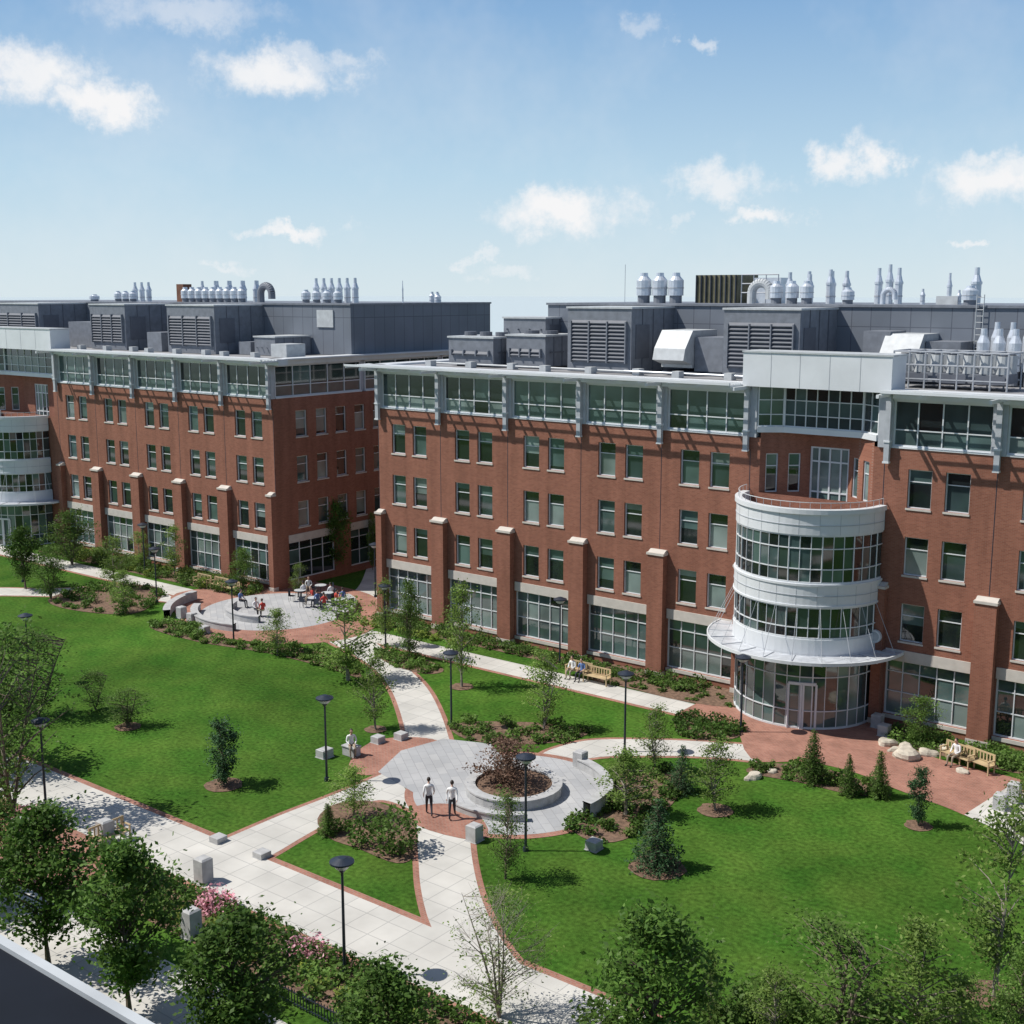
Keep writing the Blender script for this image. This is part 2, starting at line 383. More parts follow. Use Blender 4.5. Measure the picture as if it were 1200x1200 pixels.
def louver_unit(mb, x0, x1, y0, y1, z0, z1):
    mb.box(x0, x1, y0, y1, z0, z1, 'mech')
    mb.box(x0-.08, x1+.08, y0-.08, y1, z1+.002, z1+.12, 'lmech')
    z = z0+.7
    while z < z1-.9:
        mb.hexa([(x0+.35,y0-.16,z),(x1-.35,y0-.16,z),(x1-.35,y0-.002,z+.1),(x0+.35,y0-.002,z+.1),(x0+.35,y0-.16,z+.04),(x1-.35,y0-.16,z+.04),(x1-.35,y0-.002,z+.2),(x0+.35,y0-.002,z+.2)], 'louv')
        z += .24
    for i in range(4):
        x = x0+.35+(x1-x0-.7)*i/3; mb.box(x-.04, x+.04, y0-.2, y0-.003, z0+.6, z1-.8, 'mech')
    for i in range(3):
        y = y0+(y1-y0)*(i+1)/4; mb.box(x1+.002, x1+.04, y-.03, y+.03, z0, z1, 'louv')
    mb.box(x1+.002, x1+.05, y0+.5, y0+2.1, z0+.9, z1-1, 'louv')

def make_building(name, Yf, LB, RB, depth, cx):
    par = empty(name, (0, 0, 0))
    wl, wn, tr, tp = MB(), MB(), MB(), MB()
    fr, _ = frame((0, Yf), (1, Yf))   # u = X
    straight(wl, wn, tr, tp, fr, LB); straight(wl, wn, tr, tp, fr, RB)
    x0, xb, xc, x1 = LB[0], LB[-1], RB[0], RB[-1]
    wall(wl, fr, xb, xc, 0, 11.9, [])
    wall(wl, fr, xb, xb+.6, 11.9, 15.0, []); wall(wl, fr, xc-.6, xc, 11.9, 15.0, [])
    A = [(xb+.6, Yf), (xb+2.7, Yf+1.9), (xc-2.7, Yf+1.9), (xc-.6, Yf)]
    wl.face([(A[0][0],A[0][1],11.2),(A[1][0],A[1][1],11.2),(A[2][0],A[2][1],11.2),(A[3][0],A[3][1],11.2)], 'roof')
    for i in range(3):
        f2, L = frame(A[i], A[i+1])
        if i == 1:
            ops = [(L/2-1.15, L/2+1.15, 11.3, 14.5)]
            wall(wl, f2, 0, L, 11.2, 15.35, ops)
            window(wn, f2, *ops[0], .15, (.22, .5, .78), (.2, .74,), fw=.1, kinds=[['g1','g2'],['g2','g1'],['g2']], mull=.09)
        else:
            ops = [(.35, 1.05, 11.9, 14.1), (1.65, 2.35, 11.9, 14.1)]
            wall(wl, f2, 0, L, 11.2, 15.35, ops)
            for o in ops: window(wn, f2, *o, .15, (), (.68,), blind=True)
    B = [(xb+.4, Yf-.05), (xb+1.6, Yf+.8), (xc-1.6, Yf+.8), (xc-.4, Yf-.05)]
    z = 15.3
    tp.face([(B[0][0],B[0][1]+.01,z+.05),(B[1][0],B[1][1]+.01,z+.05),(B[2][0],B[2][1]+.01,z+.05),(B[3][0],B[3][1]+.01,z+.05),(xc-.4,Yf+3,z+.05),(xb+.4,Yf+3,z+.05)], 'white')
    for i in range(3):
        f2, L = frame(B[i], B[i+1])
        tp.fbox(f2, -.02, L+.02, -.12, .14, 15.3, 15.62, 'white')
        if i == 1: window(wn, f2, 0, L, 15.622, 17.88, .05, (.14,.28,.42,.56,.7,.84), (.3, .66), fw=.07, kinds=[['g1','g3'],['g3','g1','g0'],['g3','g0']], mull=.05)
        else: window(wn, f2, 0, L, 15.622, 17.88, .05, (.5,), (.3, .66), fw=.07, kinds=[['g1','g3'],['g3','g1','g0'],['g3','g0']], mull=.05)
    tp.box(xb+.001, xb+.38, Yf-.12, Yf+.6, 15.002, 17.88, 'grey'); tp.box(xc-.38, xc-.001, Yf-.12, Yf+.6, 15.002, 17.88, 'grey')
    tp.box(xb-.35, xc+.35, Yf-.55, Yf+1.4, 17.885, 19.75, 'white')
    tp.box(xb-.4, xc+.4, Yf-.6, Yf+1.5, 19.752, 19.84, 'lmech')
    for i in range(1, 5):
        x = xb-.35+(xc-xb+.7)*i/5; tp.box(x-.015, x+.015, Yf-.56, Yf-.552, 17.9, 19.75, 'grey')
    eave(tp, fr, x0-1.2, xb-.36); eave(tp, fr, xc+.36, x1+1.2)
    for side in ('R', 'L'):
        if side == 'R': f2, L = frame((x1, Yf), (x1, Yf+depth))
        else: f2, L = frame((x0, Yf+depth), (x0, Yf))
        T = (lambda u: u) if side == 'R' else (lambda u: L-u)
        def R2(u0, u1, z0, z1):
            a, b = sorted((T(u0), T(u1))); return (a, b, z0, z1)
        ops = []
        u = 2.9
        while u < depth-3:
            for z0, z1 in ROWS: ops.append(R2(u-.6, u+.6, z0, z1))
            u += 2.15
        gops = [R2(1.2, 6.2, .55, 3.62), R2(8, 12.6, .55, 3.62)]
        wall(wl, f2, 0, L, 0, 15.0, ops+gops)
        for o in ops:
            window(wn, f2, *o, .2, (), (.68,), blind=True); tr.fbox(f2, o[0]-.05, o[1]+.05, -.2, .05, o[2]-.1, o[2]-.001, 'trim')
        for o in gops:
            window(wn, f2, *o, .22, (.25,.5,.75), (.42,.78), fw=.09, kinds=[['g3','g0']]*3); tr.fbox(f2, o[0], o[1], -.2, .06, 3.622, 4.22, 'trim')
        nb = 4
        for i in range(nb):
            a = T(.36+i*(depth-1)/nb); b = T(.36+(i+1)*(depth-1)/nb-.5)
            a, b = min(a, b), max(a, b)
            window(wn, f2, a, b, 15.1, 17.5, .15, (.2,.4,.6,.8), (.36,), fw=.08, kinds=[['g1','g2'], ['g0','g3','g1']], mull=.07)
            tp.fbox(f2, a, b, -.2, .05, 15.002, 15.1, 'white'); tp.fbox(f2, a, b, -.2, .05, 17.502, 17.6, 'white')
        tp.fbox(f2, 0, L, -.4, -.2, 15.002, 17.6, 'grey')
        tp.fbox(f2, 0.0, L, -.6, .38, 17.602, 17.95, 'white'); tp.fbox(f2, 0.0, L, -.5, .8, 17.952, 18.06, 'white')
    wl.face([(x0,Yf+depth,0),(x1,Yf+depth,0),(x1,Yf+depth,17.6),(x0,Yf+depth,17.6)], 'brick')
    rf = MB(); rf.box(x0+.5, x1-.5, Yf+1.5, Yf+depth, 17.3, 17.93, 'roof')
    rf.box(x0+.5, xb-.5, Yf+.55, Yf+1.5, 17.3, 17.93, 'roof'); rf.box(xc+.5, x1-.5, Yf+.55, Yf+1.5, 17.3, 17.93, 'roof')
    rf.box(x0+.6, x1-.6, Yf+4, Yf+depth-.5, .1, 17.2, 'dark')
    wl.obj('brick_walls', par); wn.obj('windows', par); tr.obj('stone_trim', par); tp.obj('top_floor_metalwork', par); rf.obj('roof', par)
    drum(par, cx, Yf-.1)
    return par

LB = [-60.9+BAY*i for i in range(6)]; RBs = -24.1
RB = [RBs+BAY*i for i in range(6)]
b1 = make_building('brick_office_building', 63.1, LB, RB, 36, (LB[-1]+RBs)/2)
RB2 = [-72.3-BAY*(5-i) for i in range(6)]; LB2 = [-112.7-BAY*(5-i) for i in range(6)]
b2 = make_building('brick_office_building', 63.4, LB2, RB2, 40, (RB2[0]-112.7)/2)
# ---- rooftop plant
pm = MB()
pm.box(-52.6, 6, 72, 88, 17.96, 22.15, 'pent'); pm.box(-52.7, 6.1, 71.9, 88.1, 22.152, 22.3, 'mech')
louver_unit(pm, -47.2, -42.3, 66.8, 71.99, 17.96, 22.0)
louver_unit(pm, -35.8, -30.9, 66.8, 71.99, 17.96, 22.0)
louver_unit(pm, -57.2, -53.2, 66.5, 70, 18.1, 19.9); louver_unit(pm, -52.6, -49.3, 67.2, 71, 18.1, 20.1); louver_unit(pm, -55.2, -51.5, 70.2, 73.5, 19.9, 21.2)
pm.box(-56.8,-53.6,66.9,69.6,17.9,18.1,'dark'); pm.box(-55.1,-52.7,70.4,73.3,17.9,19.9,'mech')
for x in (-56.6,-55.2,-53.8): pm.tube((x,68.2,19.95),(x,68.2,20.3),.45,.45,'louv',14)
for x in (-51.8,-50.2): pm.tube((x,69,20.15),(x,69,20.45),.55,.55,'louv',14)
for x0, s in ((-40.6, 1.), (-26.9, 1.)):
    y0 = 66.6 if x0 < -30 else 68.5
    pm.box(x0, x0+2.2, y0+1.1, y0+4.2, 18.4, 20.7, 'lmech')
    pm.hexa([(x0,y0,18.9),(x0+2.2,y0,18.9),(x0+2.2,y0+1.1,18.6),(x0,y0+1.1,18.6),(x0,y0+.2,19.6),(x0+2.2,y0+.2,19.6),(x0+2.2,y0+1.1,20.7),(x0,y0+1.1,20.7)], 'lmech')
    pm.box(x0+2.25, x0+4.2, y0+1.3, y0+4, 18.2, 20.3, 'mech')
    pm.box(x0, x0+4.2, y0+1.2, y0+4.1, 17.96, 18.18, 'dark')
for i in range(8):
    x = -25+i*.86
    for y in (66.0, 68.4): pm.tube((x,y,17.95),(x,y,19.9),.05,.05,'grey',5)
    pm.tube((x,66.0,19.9),(x,68.4,19.9),.05,.05,'grey',5)
    if i < 7:
        pm.tube((x+.43,66.6,18.8),(x+.43,66.6,19.75),.34,.34,'lmech',12); pm.tube((x+.43,67.9,18.8),(x+.43,67.9,19.75),.34,.34,'lmech',12)
        pm.tube((x+.43,66.6,19.75),(x+.43,66.6,19.8),.26,.26,'dark',12); pm.tube((x+.43,67.9,19.75),(x+.43,67.9,19.8),.26,.26,'dark',12)
for z in (18.45, 19.2, 19.9):
    for y in (66.0, 68.4): pm.tube((-25,y,z),(-18.98,y,z),.045,.045,'grey',5)
pm.box(-24.8, -19.1, 66.3, 68.2, 18.3, 18.8, 'mech')
for i in range(3): pm.box(-24.6+i*2,-23.1+i*2,65.98,66.0,18.3,18.75,'louv')
for i in range(5): fan(pm, -21.6+i*.85, 70.2, 18.0, 3.6, .34)
for i in range(5): fan(pm, -21.2+i*.85, 71.2, 18.0, 4.0, .3)
for x, w in ((-28.2,1.6), (-14, 2.4), (-10, 3)): pm.box(x, x+w, 69.5, 71.9, 17.96, 20.5+w*.2, 'mech')
for x in (-22.6, -22.2): pm.tube((x,71.8,18),(x,71.8,22.9),.03,.03,'lmech',4)
for i in range(14): pm.tube((-22.6,71.8,18.2+i*.35),(-22.2,71.8,18.2+i*.35),.02,.02,'lmech',4)
for i in range(10):
    x = -58+i*3.3; pm.box(x, x+.5, 64.9+(i%3)*.4, 65.5+(i%3)*.4, 17.94, 18.35, 'lmech')
pm.tube((-58,65.9,18.15),(-33,65.9,18.15),.07,.07,'lmech',6); pm.tube((-42,65.6,18.2),(-33,65.6,18.2),.05,.05,'galv',6)
T = 22.3
for i in range(3): fan(pm, -45.9+i*1.15, 74+.2*i, T, 2.4, .52)
pm.box(-43.5, -40.3, 77, 80, T, 24.2, 'olive')
for i in range(9): pm.box(-43.5+i*.38, -43.42+i*.38, 76.9, 76.99, T, 24.2, 'dark')
for i in range(4): pm.tube((-40+i*.9,77,T),(-40+i*.9,77,24.2),.04,.04,'grey',4)
for z in (23, 23.6, 24.2): pm.tube((-40,77,z),(-37.3,77,z),.04,.04,'grey',4)
pm.box(-39.6, -37.6, 78, 79.5, T, 24.0, 'galv')
gooseneck(pm, -38.2, 75, T, 1.0, .3, 'lmech', 1)
for i, (dx, h) in enumerate(((0,2.8),(.7,2.9),(1.4,2.6),(2.3,2.9),(2.8,3.0),(3.3,2.9))): stack(pm, -36+dx, 76+(i%2)*1.4, T, h, .25)
for dx in (0, 1.1, 2.1): fan(pm, -36.2+dx, 74.5, T, 1.7, .42)
for dx, h in ((0,3.1),(.7,3.4),(1.3,3.1)): stack(pm, -30.4+dx, 77, T, h, .24)
fan(pm, -31.4, 74.6, T, 1.2, .4); gooseneck(pm, -29.3, 75, T, .7, .17, 'galv')
for dx, h in ((-1.6,1.3),(0,2.6),(.6,1.2)): stack(pm, -25.6+dx, 76, T, h, .15)
pm.box(-26.3,-25,75.8,76.2,T,T+.5,'lmech')
stack(pm, -23.7, 75, T, 3.0, .3); fan(pm, -23.7, 74, T, 1.3, .45)
for dx in (0, 4, 7.5, 9): stack(pm, -14+dx, 76, T, 2.3, .25)
pm.tube((-46.8,73,T),(-46.8,73,T+2.6),.02,.02,'grey',4)
pm.obj('rooftop_plant', b1)
pl = MB()
pl.box(-134, -72.35, 72, 90, 17.96, 22.0, 'pent'); pl.box(-134.1, -72.28, 71.9, 90.1, 22.002, 22.15, 'mech')
pl.box(-76.2, -74.3, 71.9, 71.99, 20.2, 21.6, 'lmech')
for x0, x1 in ((-89.3,-83), (-100.6,-95.3), (-117,-109)): louver_unit(pl, x0, x1, 66.8, 71.99, 17.96, 21.9)
louver_unit(pl, -79.5, -77, 68, 71.9, 17.96, 19.4); pl.box(-81.5,-80,68,71,17.96,19,'mech'); pl.box(-75.8,-74,66.5,68.5,17.96,19,'lmech')
pl.box(-92.5,-90.5,67,70,17.96,19.6,'mech'); pl.box(-106,-102,68,71.9,17.96,20.3,'mech')
for i in range(8):
    x = -100+i*3.3; pl.box(x, x+.5, 64.9+(i%3)*.4, 65.5+(i%3)*.4, 17.94, 18.35, 'lmech')
T = 22.15
for i in range(6): stack(pl, -80.5+i*.95, 76, T, 2.9, .27)
for i in range(4): fan(pl, -80+i*1.3, 74.3, T, 1.3, .4)
for i in range(9): stack(pl, -96+i*.95, 76+(i%2), T, 2.7, .27); fan(pl, -96+i*1.0, 74, T, 1.6, .4)
gooseneck(pl, -86.6, 75, T, 1.1, .33, 'mech', 1)
pl.box(-98.6,-97.6,75,76,T,23.8,'rust')
for i in range(3): stack(pl, -106.5+i*1.1, 76, T, 2.6, .27); fan(pl, -106.5+i*1.2, 74, T, 1.2, .4)
stack(pl, -74, 80, T, 2.6, .06); stack(pl, -73.5, 84, T, 1.1, .3); fan(pl, -112, 75, T, .8, .5)
for y in (84.5, 85.2): stack(pl, -74.6, y, T, 1.3, .25)
pl.obj('rooftop_plant', b2)

# ------------------------------------------------------------ ground and paving
def catmull(pts, n=6, closed=False):
    P = [np.array(p, float) for p in pts]; out = []
    m = len(P); rng = range(m if closed else m-1)
    for i in rng:
        p0 = P[(i-1) % m] if closed or i > 0 else P[0]; p1 = P[i]; p2 = P[(i+1) % m]; p3 = P[(i+2) % m] if closed or i+2 < m else P[-1]
        for j in range(n):
            t = j/n; out.append(tuple(.5*((2*p1)+(-p0+p2)*t+(2*p0-5*p1+4*p2-p3)*t*t+(-p0+3*p1-3*p2+p3)*t**3)))
    if not closed: out.append(tuple(P[-1]))
    return out
def sheet(name, pts, z, k, parent=None):
    mb = MB(); mb.face([(p[0], p[1], z) for p in pts], k); return mb.obj(name, parent)
def ribbon(name, pts, w, z, k, closed=False):
    mb = MB(); n = len(pts); L = []; R = []
    for i, p in enumerate(pts):
        a = pts[(i-1) % n] if closed or i > 0 else pts[i]; b = pts[(i+1) % n] if closed or i < n-1 else pts[i]
        dx, dy = b[0]-a[0], b[1]-a[1]; l = math.hypot(dx, dy) or 1
        nx, ny = -dy/l*w/2, dx/l*w/2; L.append((p[0]+nx, p[1]+ny, z)); R.append((p[0]-nx, p[1]-ny, z))
    for i in range(n if closed else n-1):
        j = (i+1) % n; mb.face([L[i], R[i], R[j], L[j]], k)
    return mb.obj(name)
def rect(x0, x1, y0, y1): return [(x0,y0),(x1,y0),(x1,y1),(x0,y1)]
gm = MB(); S = 6000
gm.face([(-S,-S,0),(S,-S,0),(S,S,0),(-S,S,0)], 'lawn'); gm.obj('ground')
ZE, ZC, ZB, ZG, ZM = .008, .012, .016, .020, .024
sheet('main_walk', rect(-160, 30, 28.3, 31.5), ZC, 'concrete')
ribbon('brick_edging', [(-160,31.65),(30,31.65)], .34, ZE, 'paver'); ribbon('brick_edging', [(-160,28.15),(30,28.15)], .34, ZE, 'paver')
sheet('street_walk', rect(-160, 30, 21.4, 24.1), ZC, 'concrete')
sheet('brick_paving', rect(-54, -41.2, 24.1, 28.3), ZB, 'paver')
sheet('facade_walk', rect(-160, -29, 57.4, 59.5), ZC, 'concrete')
ribbon('brick_edging', [(-160,57.25),(-31,57.25)], .3, ZE, 'paver')
def pathpoly(name, left, right, z=ZC, k='concrete', edge=True):
    l = catmull([G(*p) for p in left]); r = catmull([G(*p) for p in right])
    sheet(name, l+r[::-1], z, k)
    if edge: ribbon('brick_edging', l, .5, ZE+.001, 'paver'); ribbon('brick_edging', r, .5, ZE+.0015, 'paver')
pathpoly('cross_walk', [(240,992),(262,984),(330,955),(392,931),(460,902)], [(270,1024),(312,1006),(360,978),(415,948),(450,938),(495,955)], z=ZC+.0012)
pathpoly('curved_walk', [(487,955),(490,1000),(493,1040),(503,1080),(520,1108),(560,1140)], [(550,960),(553,1005),(565,1055),(590,1105),(625,1145),(690,1195)], z=ZC+.0016)
pathpoly('curved_walk', [(478,872),(470,838),(458,808),(440,785),(415,768),(385,752)], [(528,872),(517,838),(500,806),(473,779),(445,757),(420,738)], z=ZC+.002)
pathpoly('entrance_walk', [(625,890),(650,877),(700,867),(800,868),(890,874)], [(640,915),(690,889),(780,886),(840,888),(890,893)], z=ZC+.0024)
pathpoly('lawn_walk', [(-60,690),(0,689),(60,690),(120,687),(180,686)], [(-60,700),(0,698),(70,699),(130,698),(215,708)], z=ZC+.0028)
pathpoly('gap_walk', [(385,705),(418,690),(432,660),(440,645)], [(440,715),(445,690),(450,668),(455,650)], z=ZC+.003, edge=False)
pathpoly('service_walk', [(1130,955),(1190,985),(1290,1050)], [(1185,920),(1230,950),(1330,1010)], z=ZB+.002, edge=False)
ent = catmull([G(*p) for p in [(872,842),(940,842),(1030,850),(1075,880),(1130,898),(1200,915),(1240,935),(1190,960),(1150,962),(1105,945),(1050,925),(1000,905),(945,893),(880,889)]], 4, True)
sheet('brick_plaza', ent, ZB, 'paver')
sheet('brick_plaza_door', rect(-33,-22,57.4,63.05), ZB+.001, 'paver')
C0 = G(602, 928)
circ = lambda c, r, n=64: [(c[0]+r*math.cos(2*math.pi*i/n), c[1]+r*math.sin(2*math.pi*i/n)) for i in range(n)]
sheet('round_plaza', circ(C0, 4.7), ZG, 'granite'); ribbon('brick_edging', circ(C0, 4.85), .5, ZB+.002, 'paver', True)
sheet('granite_paving', [G(*p) for p in [(443,905),(470,880),(520,866),(575,872),(600,900),(560,950),(500,938)]], ZG+.0015, 'granite')
sheet('brick_paving', catmull([G(*p) for p in [(415,885),(440,868),(480,864),(512,868),(515,880),(470,895),(440,908),(410,905)]], 4, True), ZB+.0015, 'paver')
sheet('brick_paving', catmull([G(*p) for p in [(488,945),(545,945),(572,972),(555,985),(490,968)]], 4, True), ZG+.003, 'paver')
sheet('brick_plaza', catmull([G(*p) for p in [(200,700),(250,688),(330,678),(410,690),(445,705),(440,735),(400,750),(340,755),(280,750),(225,738)]], 4, True), ZB+.003, 'paver')
C1 = G(322, 716)
sheet('round_plaza', circ(C1, 5.4), ZG+.002, 'granite')
def bed(name, pts, closed=True, k='mulch', z=ZM):
    w = catmull([G(*p) for p in pts], 4, True); sheet(name, w, z+rnd.random()*.003, k); return w
beds = {}
beds['a'] = bed('mulch_bed', [(668,965),(700,940),(712,915),(745,900),(790,905),(800,925),(770,960),(730,985),(690,985)])
beds['b'] = bed('mulch_bed', [(372,960),(395,942),(440,940),(484,962),(487,1000),(465,1012),(420,995),(385,982)])
beds['c'] = bed('mulch_bed', [(528,852),(560,846),(640,848),(690,858),(655,870),(590,872),(545,866)])
beds['d'] = bed('mulch_bed', [(175,735),(215,728),(270,752),(340,758),(395,768),(425,795),(380,782),(310,765),(230,752)])
beds['e'] = bed('mulch_bed', [(875,905),(900,895),(960,900),(1010,915),(1045,932),(1000,932),(940,918)])
beds['f'] = bed('mulch_bed', [(1035,862),(1060,855),(1120,872),(1200,888),(1240,905),(1200,908),(1130,892),(1080,880)])
beds['g'] = bed('mulch_bed', [(700,775),(760,782),(850,806),(862,828),(800,822),(735,806),(690,795)])
beds['h'] = bed('mulch_bed', [(795,842),(850,848),(868,862),(840,868),(798,862)])
beds['i'] = bed('mulch_bed', [(440,765),(490,770),(520,785),(500,790),(460,780)])
beds['j'] = bed('mulch_bed', [(120,685),(190,690),(170,715),(130,720),(70,712),(60,700)])
beds['k'] = rect(-41, -6, 25.4, 27.95); sheet('mulch_bed', beds['k'], ZM, 'mulch')
beds['l'] = rect(-75, -54.2, 25.4, 27.95); sheet('mulch_bed', beds['l'], ZM, 'mulch')
beds['m'] = rect(-60, -34, 60.9, 62.4); sheet('mulch_bed', beds['m'], ZM, 'mulch')
beds['n'] = rect(-101, -73, 60.2, 62.7); sheet('mulch_bed', beds['n'], ZM, 'mulch')
beds['o'] = rect(-21, 5, 60.5, 62.5); sheet('mulch_bed', beds['o'], ZM, 'mulch')

# ------------------------------------------------------------ foliage
def leafverts(c, size, rs, w=.55):
    n = len(c); a = rs.normal(size=(n,3)); a[:,2] *= .6; a /= np.linalg.norm(a, axis=1)[:,None]
    b = rs.normal(size=(n,3)); b[:,2] *= .6; b -= (a*b).sum(1)[:,None]*a; b /= np.linalg.norm(b, axis=1)[:,None]
    s = (size*(.6+.8*rs.rand(n)))[:,None]
    return np.stack([c+a*s, c+b*s*w, c-a*s, c-b*s*w], 1).reshape(-1,3)
def add_leaves(mb, pts, size, k, rs, w=.55):
    pts = np.asarray(pts); V = leafverts(pts, size, rs, w); b = len(mb.v); i = mb.mi(k)
    mb.v += [tuple(x) for x in V.tolist()]; n = len(pts)
    mb.f += [(b+4*j, b+4*j+1, b+4*j+2, b+4*j+3) for j in range(n)]; mb.m += [i]*n
def tree_mesh(name, seed, H=6, cr=2, cb=.3, nclus=70, lpc=70, leaf=.085, spread=.34, lk='lm', bk='bark', stems=1, shape='oval', twig=False):
    rs = np.random.RandomState(seed); mb = MB()
    def trunkp(t, s): return np.array([0,0,0]) if t == 0 else np.array([s[0]*t, s[1]*t, t*H*.86])+np.array([.03*H*math.sin(3*t+s[2]), .03*H*math.cos(2.3*t+s[2])-.03*H*math.cos(s[2]), 0])*t
    stems_ = [(0,0,rs.rand()*6)] if stems == 1 else [(rs.normal()*cr*.4, rs.normal()*cr*.4, rs.rand()*6) for _ in range(stems)]
    tr = H*.014/(stems**.4)+.015
    for s in stems_:
        pp = [trunkp(i/7, s) for i in range(8)]
        for i in range(7): mb.tube(pp[i], pp[i+1], tr*(1-i/8)*(1.25 if i == 0 else 1), tr*(1-(i+1)/8), bk, 6, False)
    pts = []
    lob = rs.rand(5)*6.28
    for c in range(nclus):
        u = rs.rand(); zf = rs.rand()
        th = rs.rand()*6.283
        if shape == 'oval': prof = math.sin(math.pi*min(1, (zf*.92+.06)))**.65
        elif shape == 'column': prof = .5+.5*math.sin(math.pi*zf)
        else: prof = (1-zf)**.7
        rr = cr*prof*(.84+.2*math.sin(2*th+lob[0])+.16*math.sin(3*th+lob[1]+4*zf))*(u**.5)
        z = H*(cb+(1-cb)*zf)*(.98+.04*rs.rand())
        p = np.array([rr*math.cos(th), rr*math.sin(th), z])
        s = stems_[c % len(stems_)]
        tz = max(.12, min(.97, (z-rr*.75)/(H*.86))); q = trunkp(tz, s)
        mid = (p+q)/2+np.array([0,0,.06*H*.3])+rs.normal(size=3)*.05
        br = .010*H/6*(1+rr)*(.55 if twig else 1)
        mb.tube(q, mid, br*1.5, br, bk, 4, False); mb.tube(mid, p, br, br*.4, bk, 4, False)
        if twig:
            for _ in range(6):
                e = p+rs.normal(size=3)*np.array([.35,.35,.3])*spread*2+np.array([0,0,.2]); mb.tube(mid+(p-mid)*rs.rand(), e, br*.5, br*.25, bk, 3, False)
        k = max(2, int(lpc*(.5+rs.rand())))
        sp = spread*(.7+.6*rs.rand())
        P = p+rs.normal(size=(k,3))*np.array([sp, sp, sp*.65])
        pts.append(P)
        k2 = k//4; t = rs.rand(k2)[:,None]; pts.append(mid+(p-mid)*t+rs.normal(size=(k2,3))*sp*.5)
    add_leaves(mb, np.concatenate(pts), leaf, lk, rs)
    return mb.mesh(name)
def conifer_mesh(name, seed, H=4, cr=1.2, lk='ls', dens=1., rag=.25):
    rs = np.random.RandomState(seed); mb = MB(); mb.tube((0,0,0),(0,0,H*.95),.03*H*.5,.01,'bark',6)
    pts = []
    z = .05*H
    while z < H*.98:
        R = cr*(1-z/H)**.85+.04
        nb = max(4, int(11*R/cr)+4); off = rs.rand()*6
        for i in range(nb):
            th = off+6.283*i/nb+rs.normal()*.15; r = R*(1-rag+2*rag*rs.rand())
            L = max(4, int(26*dens*r/cr)+3)
            t = rs.rand(L)**.7
            x = np.cos(th)*r*t; y = np.sin(th)*r*t; zz = z-(.28*r)*t+.10*r*t*t*2
            pts.append(np.stack([x,y,zz],1)+rs.normal(size=(L,3))*np.array([.09,.09,.05])*(H/4))
            mb.tube((0,0,z),(math.cos(th)*r*.9, math.sin(th)*r*.9, z-.16*r),.012,.005,'bark',3,False)
        z += H*.045
    add_leaves(mb, np.concatenate(pts), .085*H/4, lk, rs, .35)
    return mb.mesh(name)
TM = {
 'maple': [tree_mesh('maple%d'%i, 10+i, 6, 2.1, .24, 100, 60, .10, .36, 'lm') for i in range(3)],
 'light': [tree_mesh('light%d'%i, 30+i, 6, 1.8, .18, 70, 36, .085, .30, 'll', 'barkl', 1+2*(i%2)) for i in range(3)],
 'mid': [tree_mesh('mid%d'%i, 40+i, 6, 2.1, .12, 92, 46, .09, .34, 'lg', 'bark', 1+i) for i in range(3)],
 'sparse': [tree_mesh('sparse%d'%i, 50+i, 6, 2.0, .14, 90, 26, .08, .36, 'lg', 'bark', 3, 'oval') for i in range(2)],
 'bare': [tree_mesh('bare', 60, 6, 2.1, .12, 110, 20, .055, .3, 'll', 'barkl', 4, 'oval', True)],
 'bronze': [tree_mesh('bronze', 61, 3, 1.9, .1, 80, 34, .075, .28, 'lb', 'bark', 4, 'oval', False)],
 'spruce': [conifer_mesh('spruce', 70, 4, 1.35), conifer_mesh('spruce', 71, 4, 1.35, dens=.9)],
 'cedar': [tree_mesh('cedar', 72, 4, 1.1, .1, 90, 40, .07, .2, 'ls', 'bark', 1, 'column')],
 'cone': [conifer_mesh('cone', 73, 4, 1.0, 'lg', 1.1, .15)],
}
TR = {'maple': 2.3, 'light': 2.0, 'mid': 2.3, 'sparse': 2.2, 'bare': 2.3, 'bronze': 2.0, 'spruce': 1.35, 'cedar': 1.25, 'cone': 1.0}
THH = {'maple': 6.2, 'light': 6.2, 'mid': 6.2, 'sparse': 6.2, 'bare': 6.2, 'bronze': 3.1, 'spruce': 4, 'cedar': 4.1, 'cone': 4}
NM = {'maple': 'maple_tree', 'light': 'birch_tree', 'mid': 'deciduous_tree', 'sparse': 'young_tree', 'bare': 'serviceberry_tree', 'bronze': 'bronze_leaf_tree', 'spruce': 'spruce_tree', 'cedar': 'cedar_tree', 'cone': 'arborvitae'}
def plant(kind, px, pb, pt, w, ring=False):
    x, y = G(px, pb); h = HT(pb, pt); wd = WM(px, pb, w)
    me = rnd.choice(TM[kind]); o = bpy.data.objects.new(NM[kind], me); col.objects.link(o)
    s = h/THH[kind]; sx = wd/2/TR[kind]
    o.location = (x, y, 0); o.scale = (sx, sx*rnd.uniform(.9,1.1), s); o.rotation_euler = (0, 0, rnd.random()*6.28)
    if ring: sheet('mulch_ring', [(x+ring*math.cos(a*.3927)*(1+.1*math.sin(a*2.1)), y+ring*math.sin(a*.3927)) for a in range(16)], ZM+.004, 'mulch')
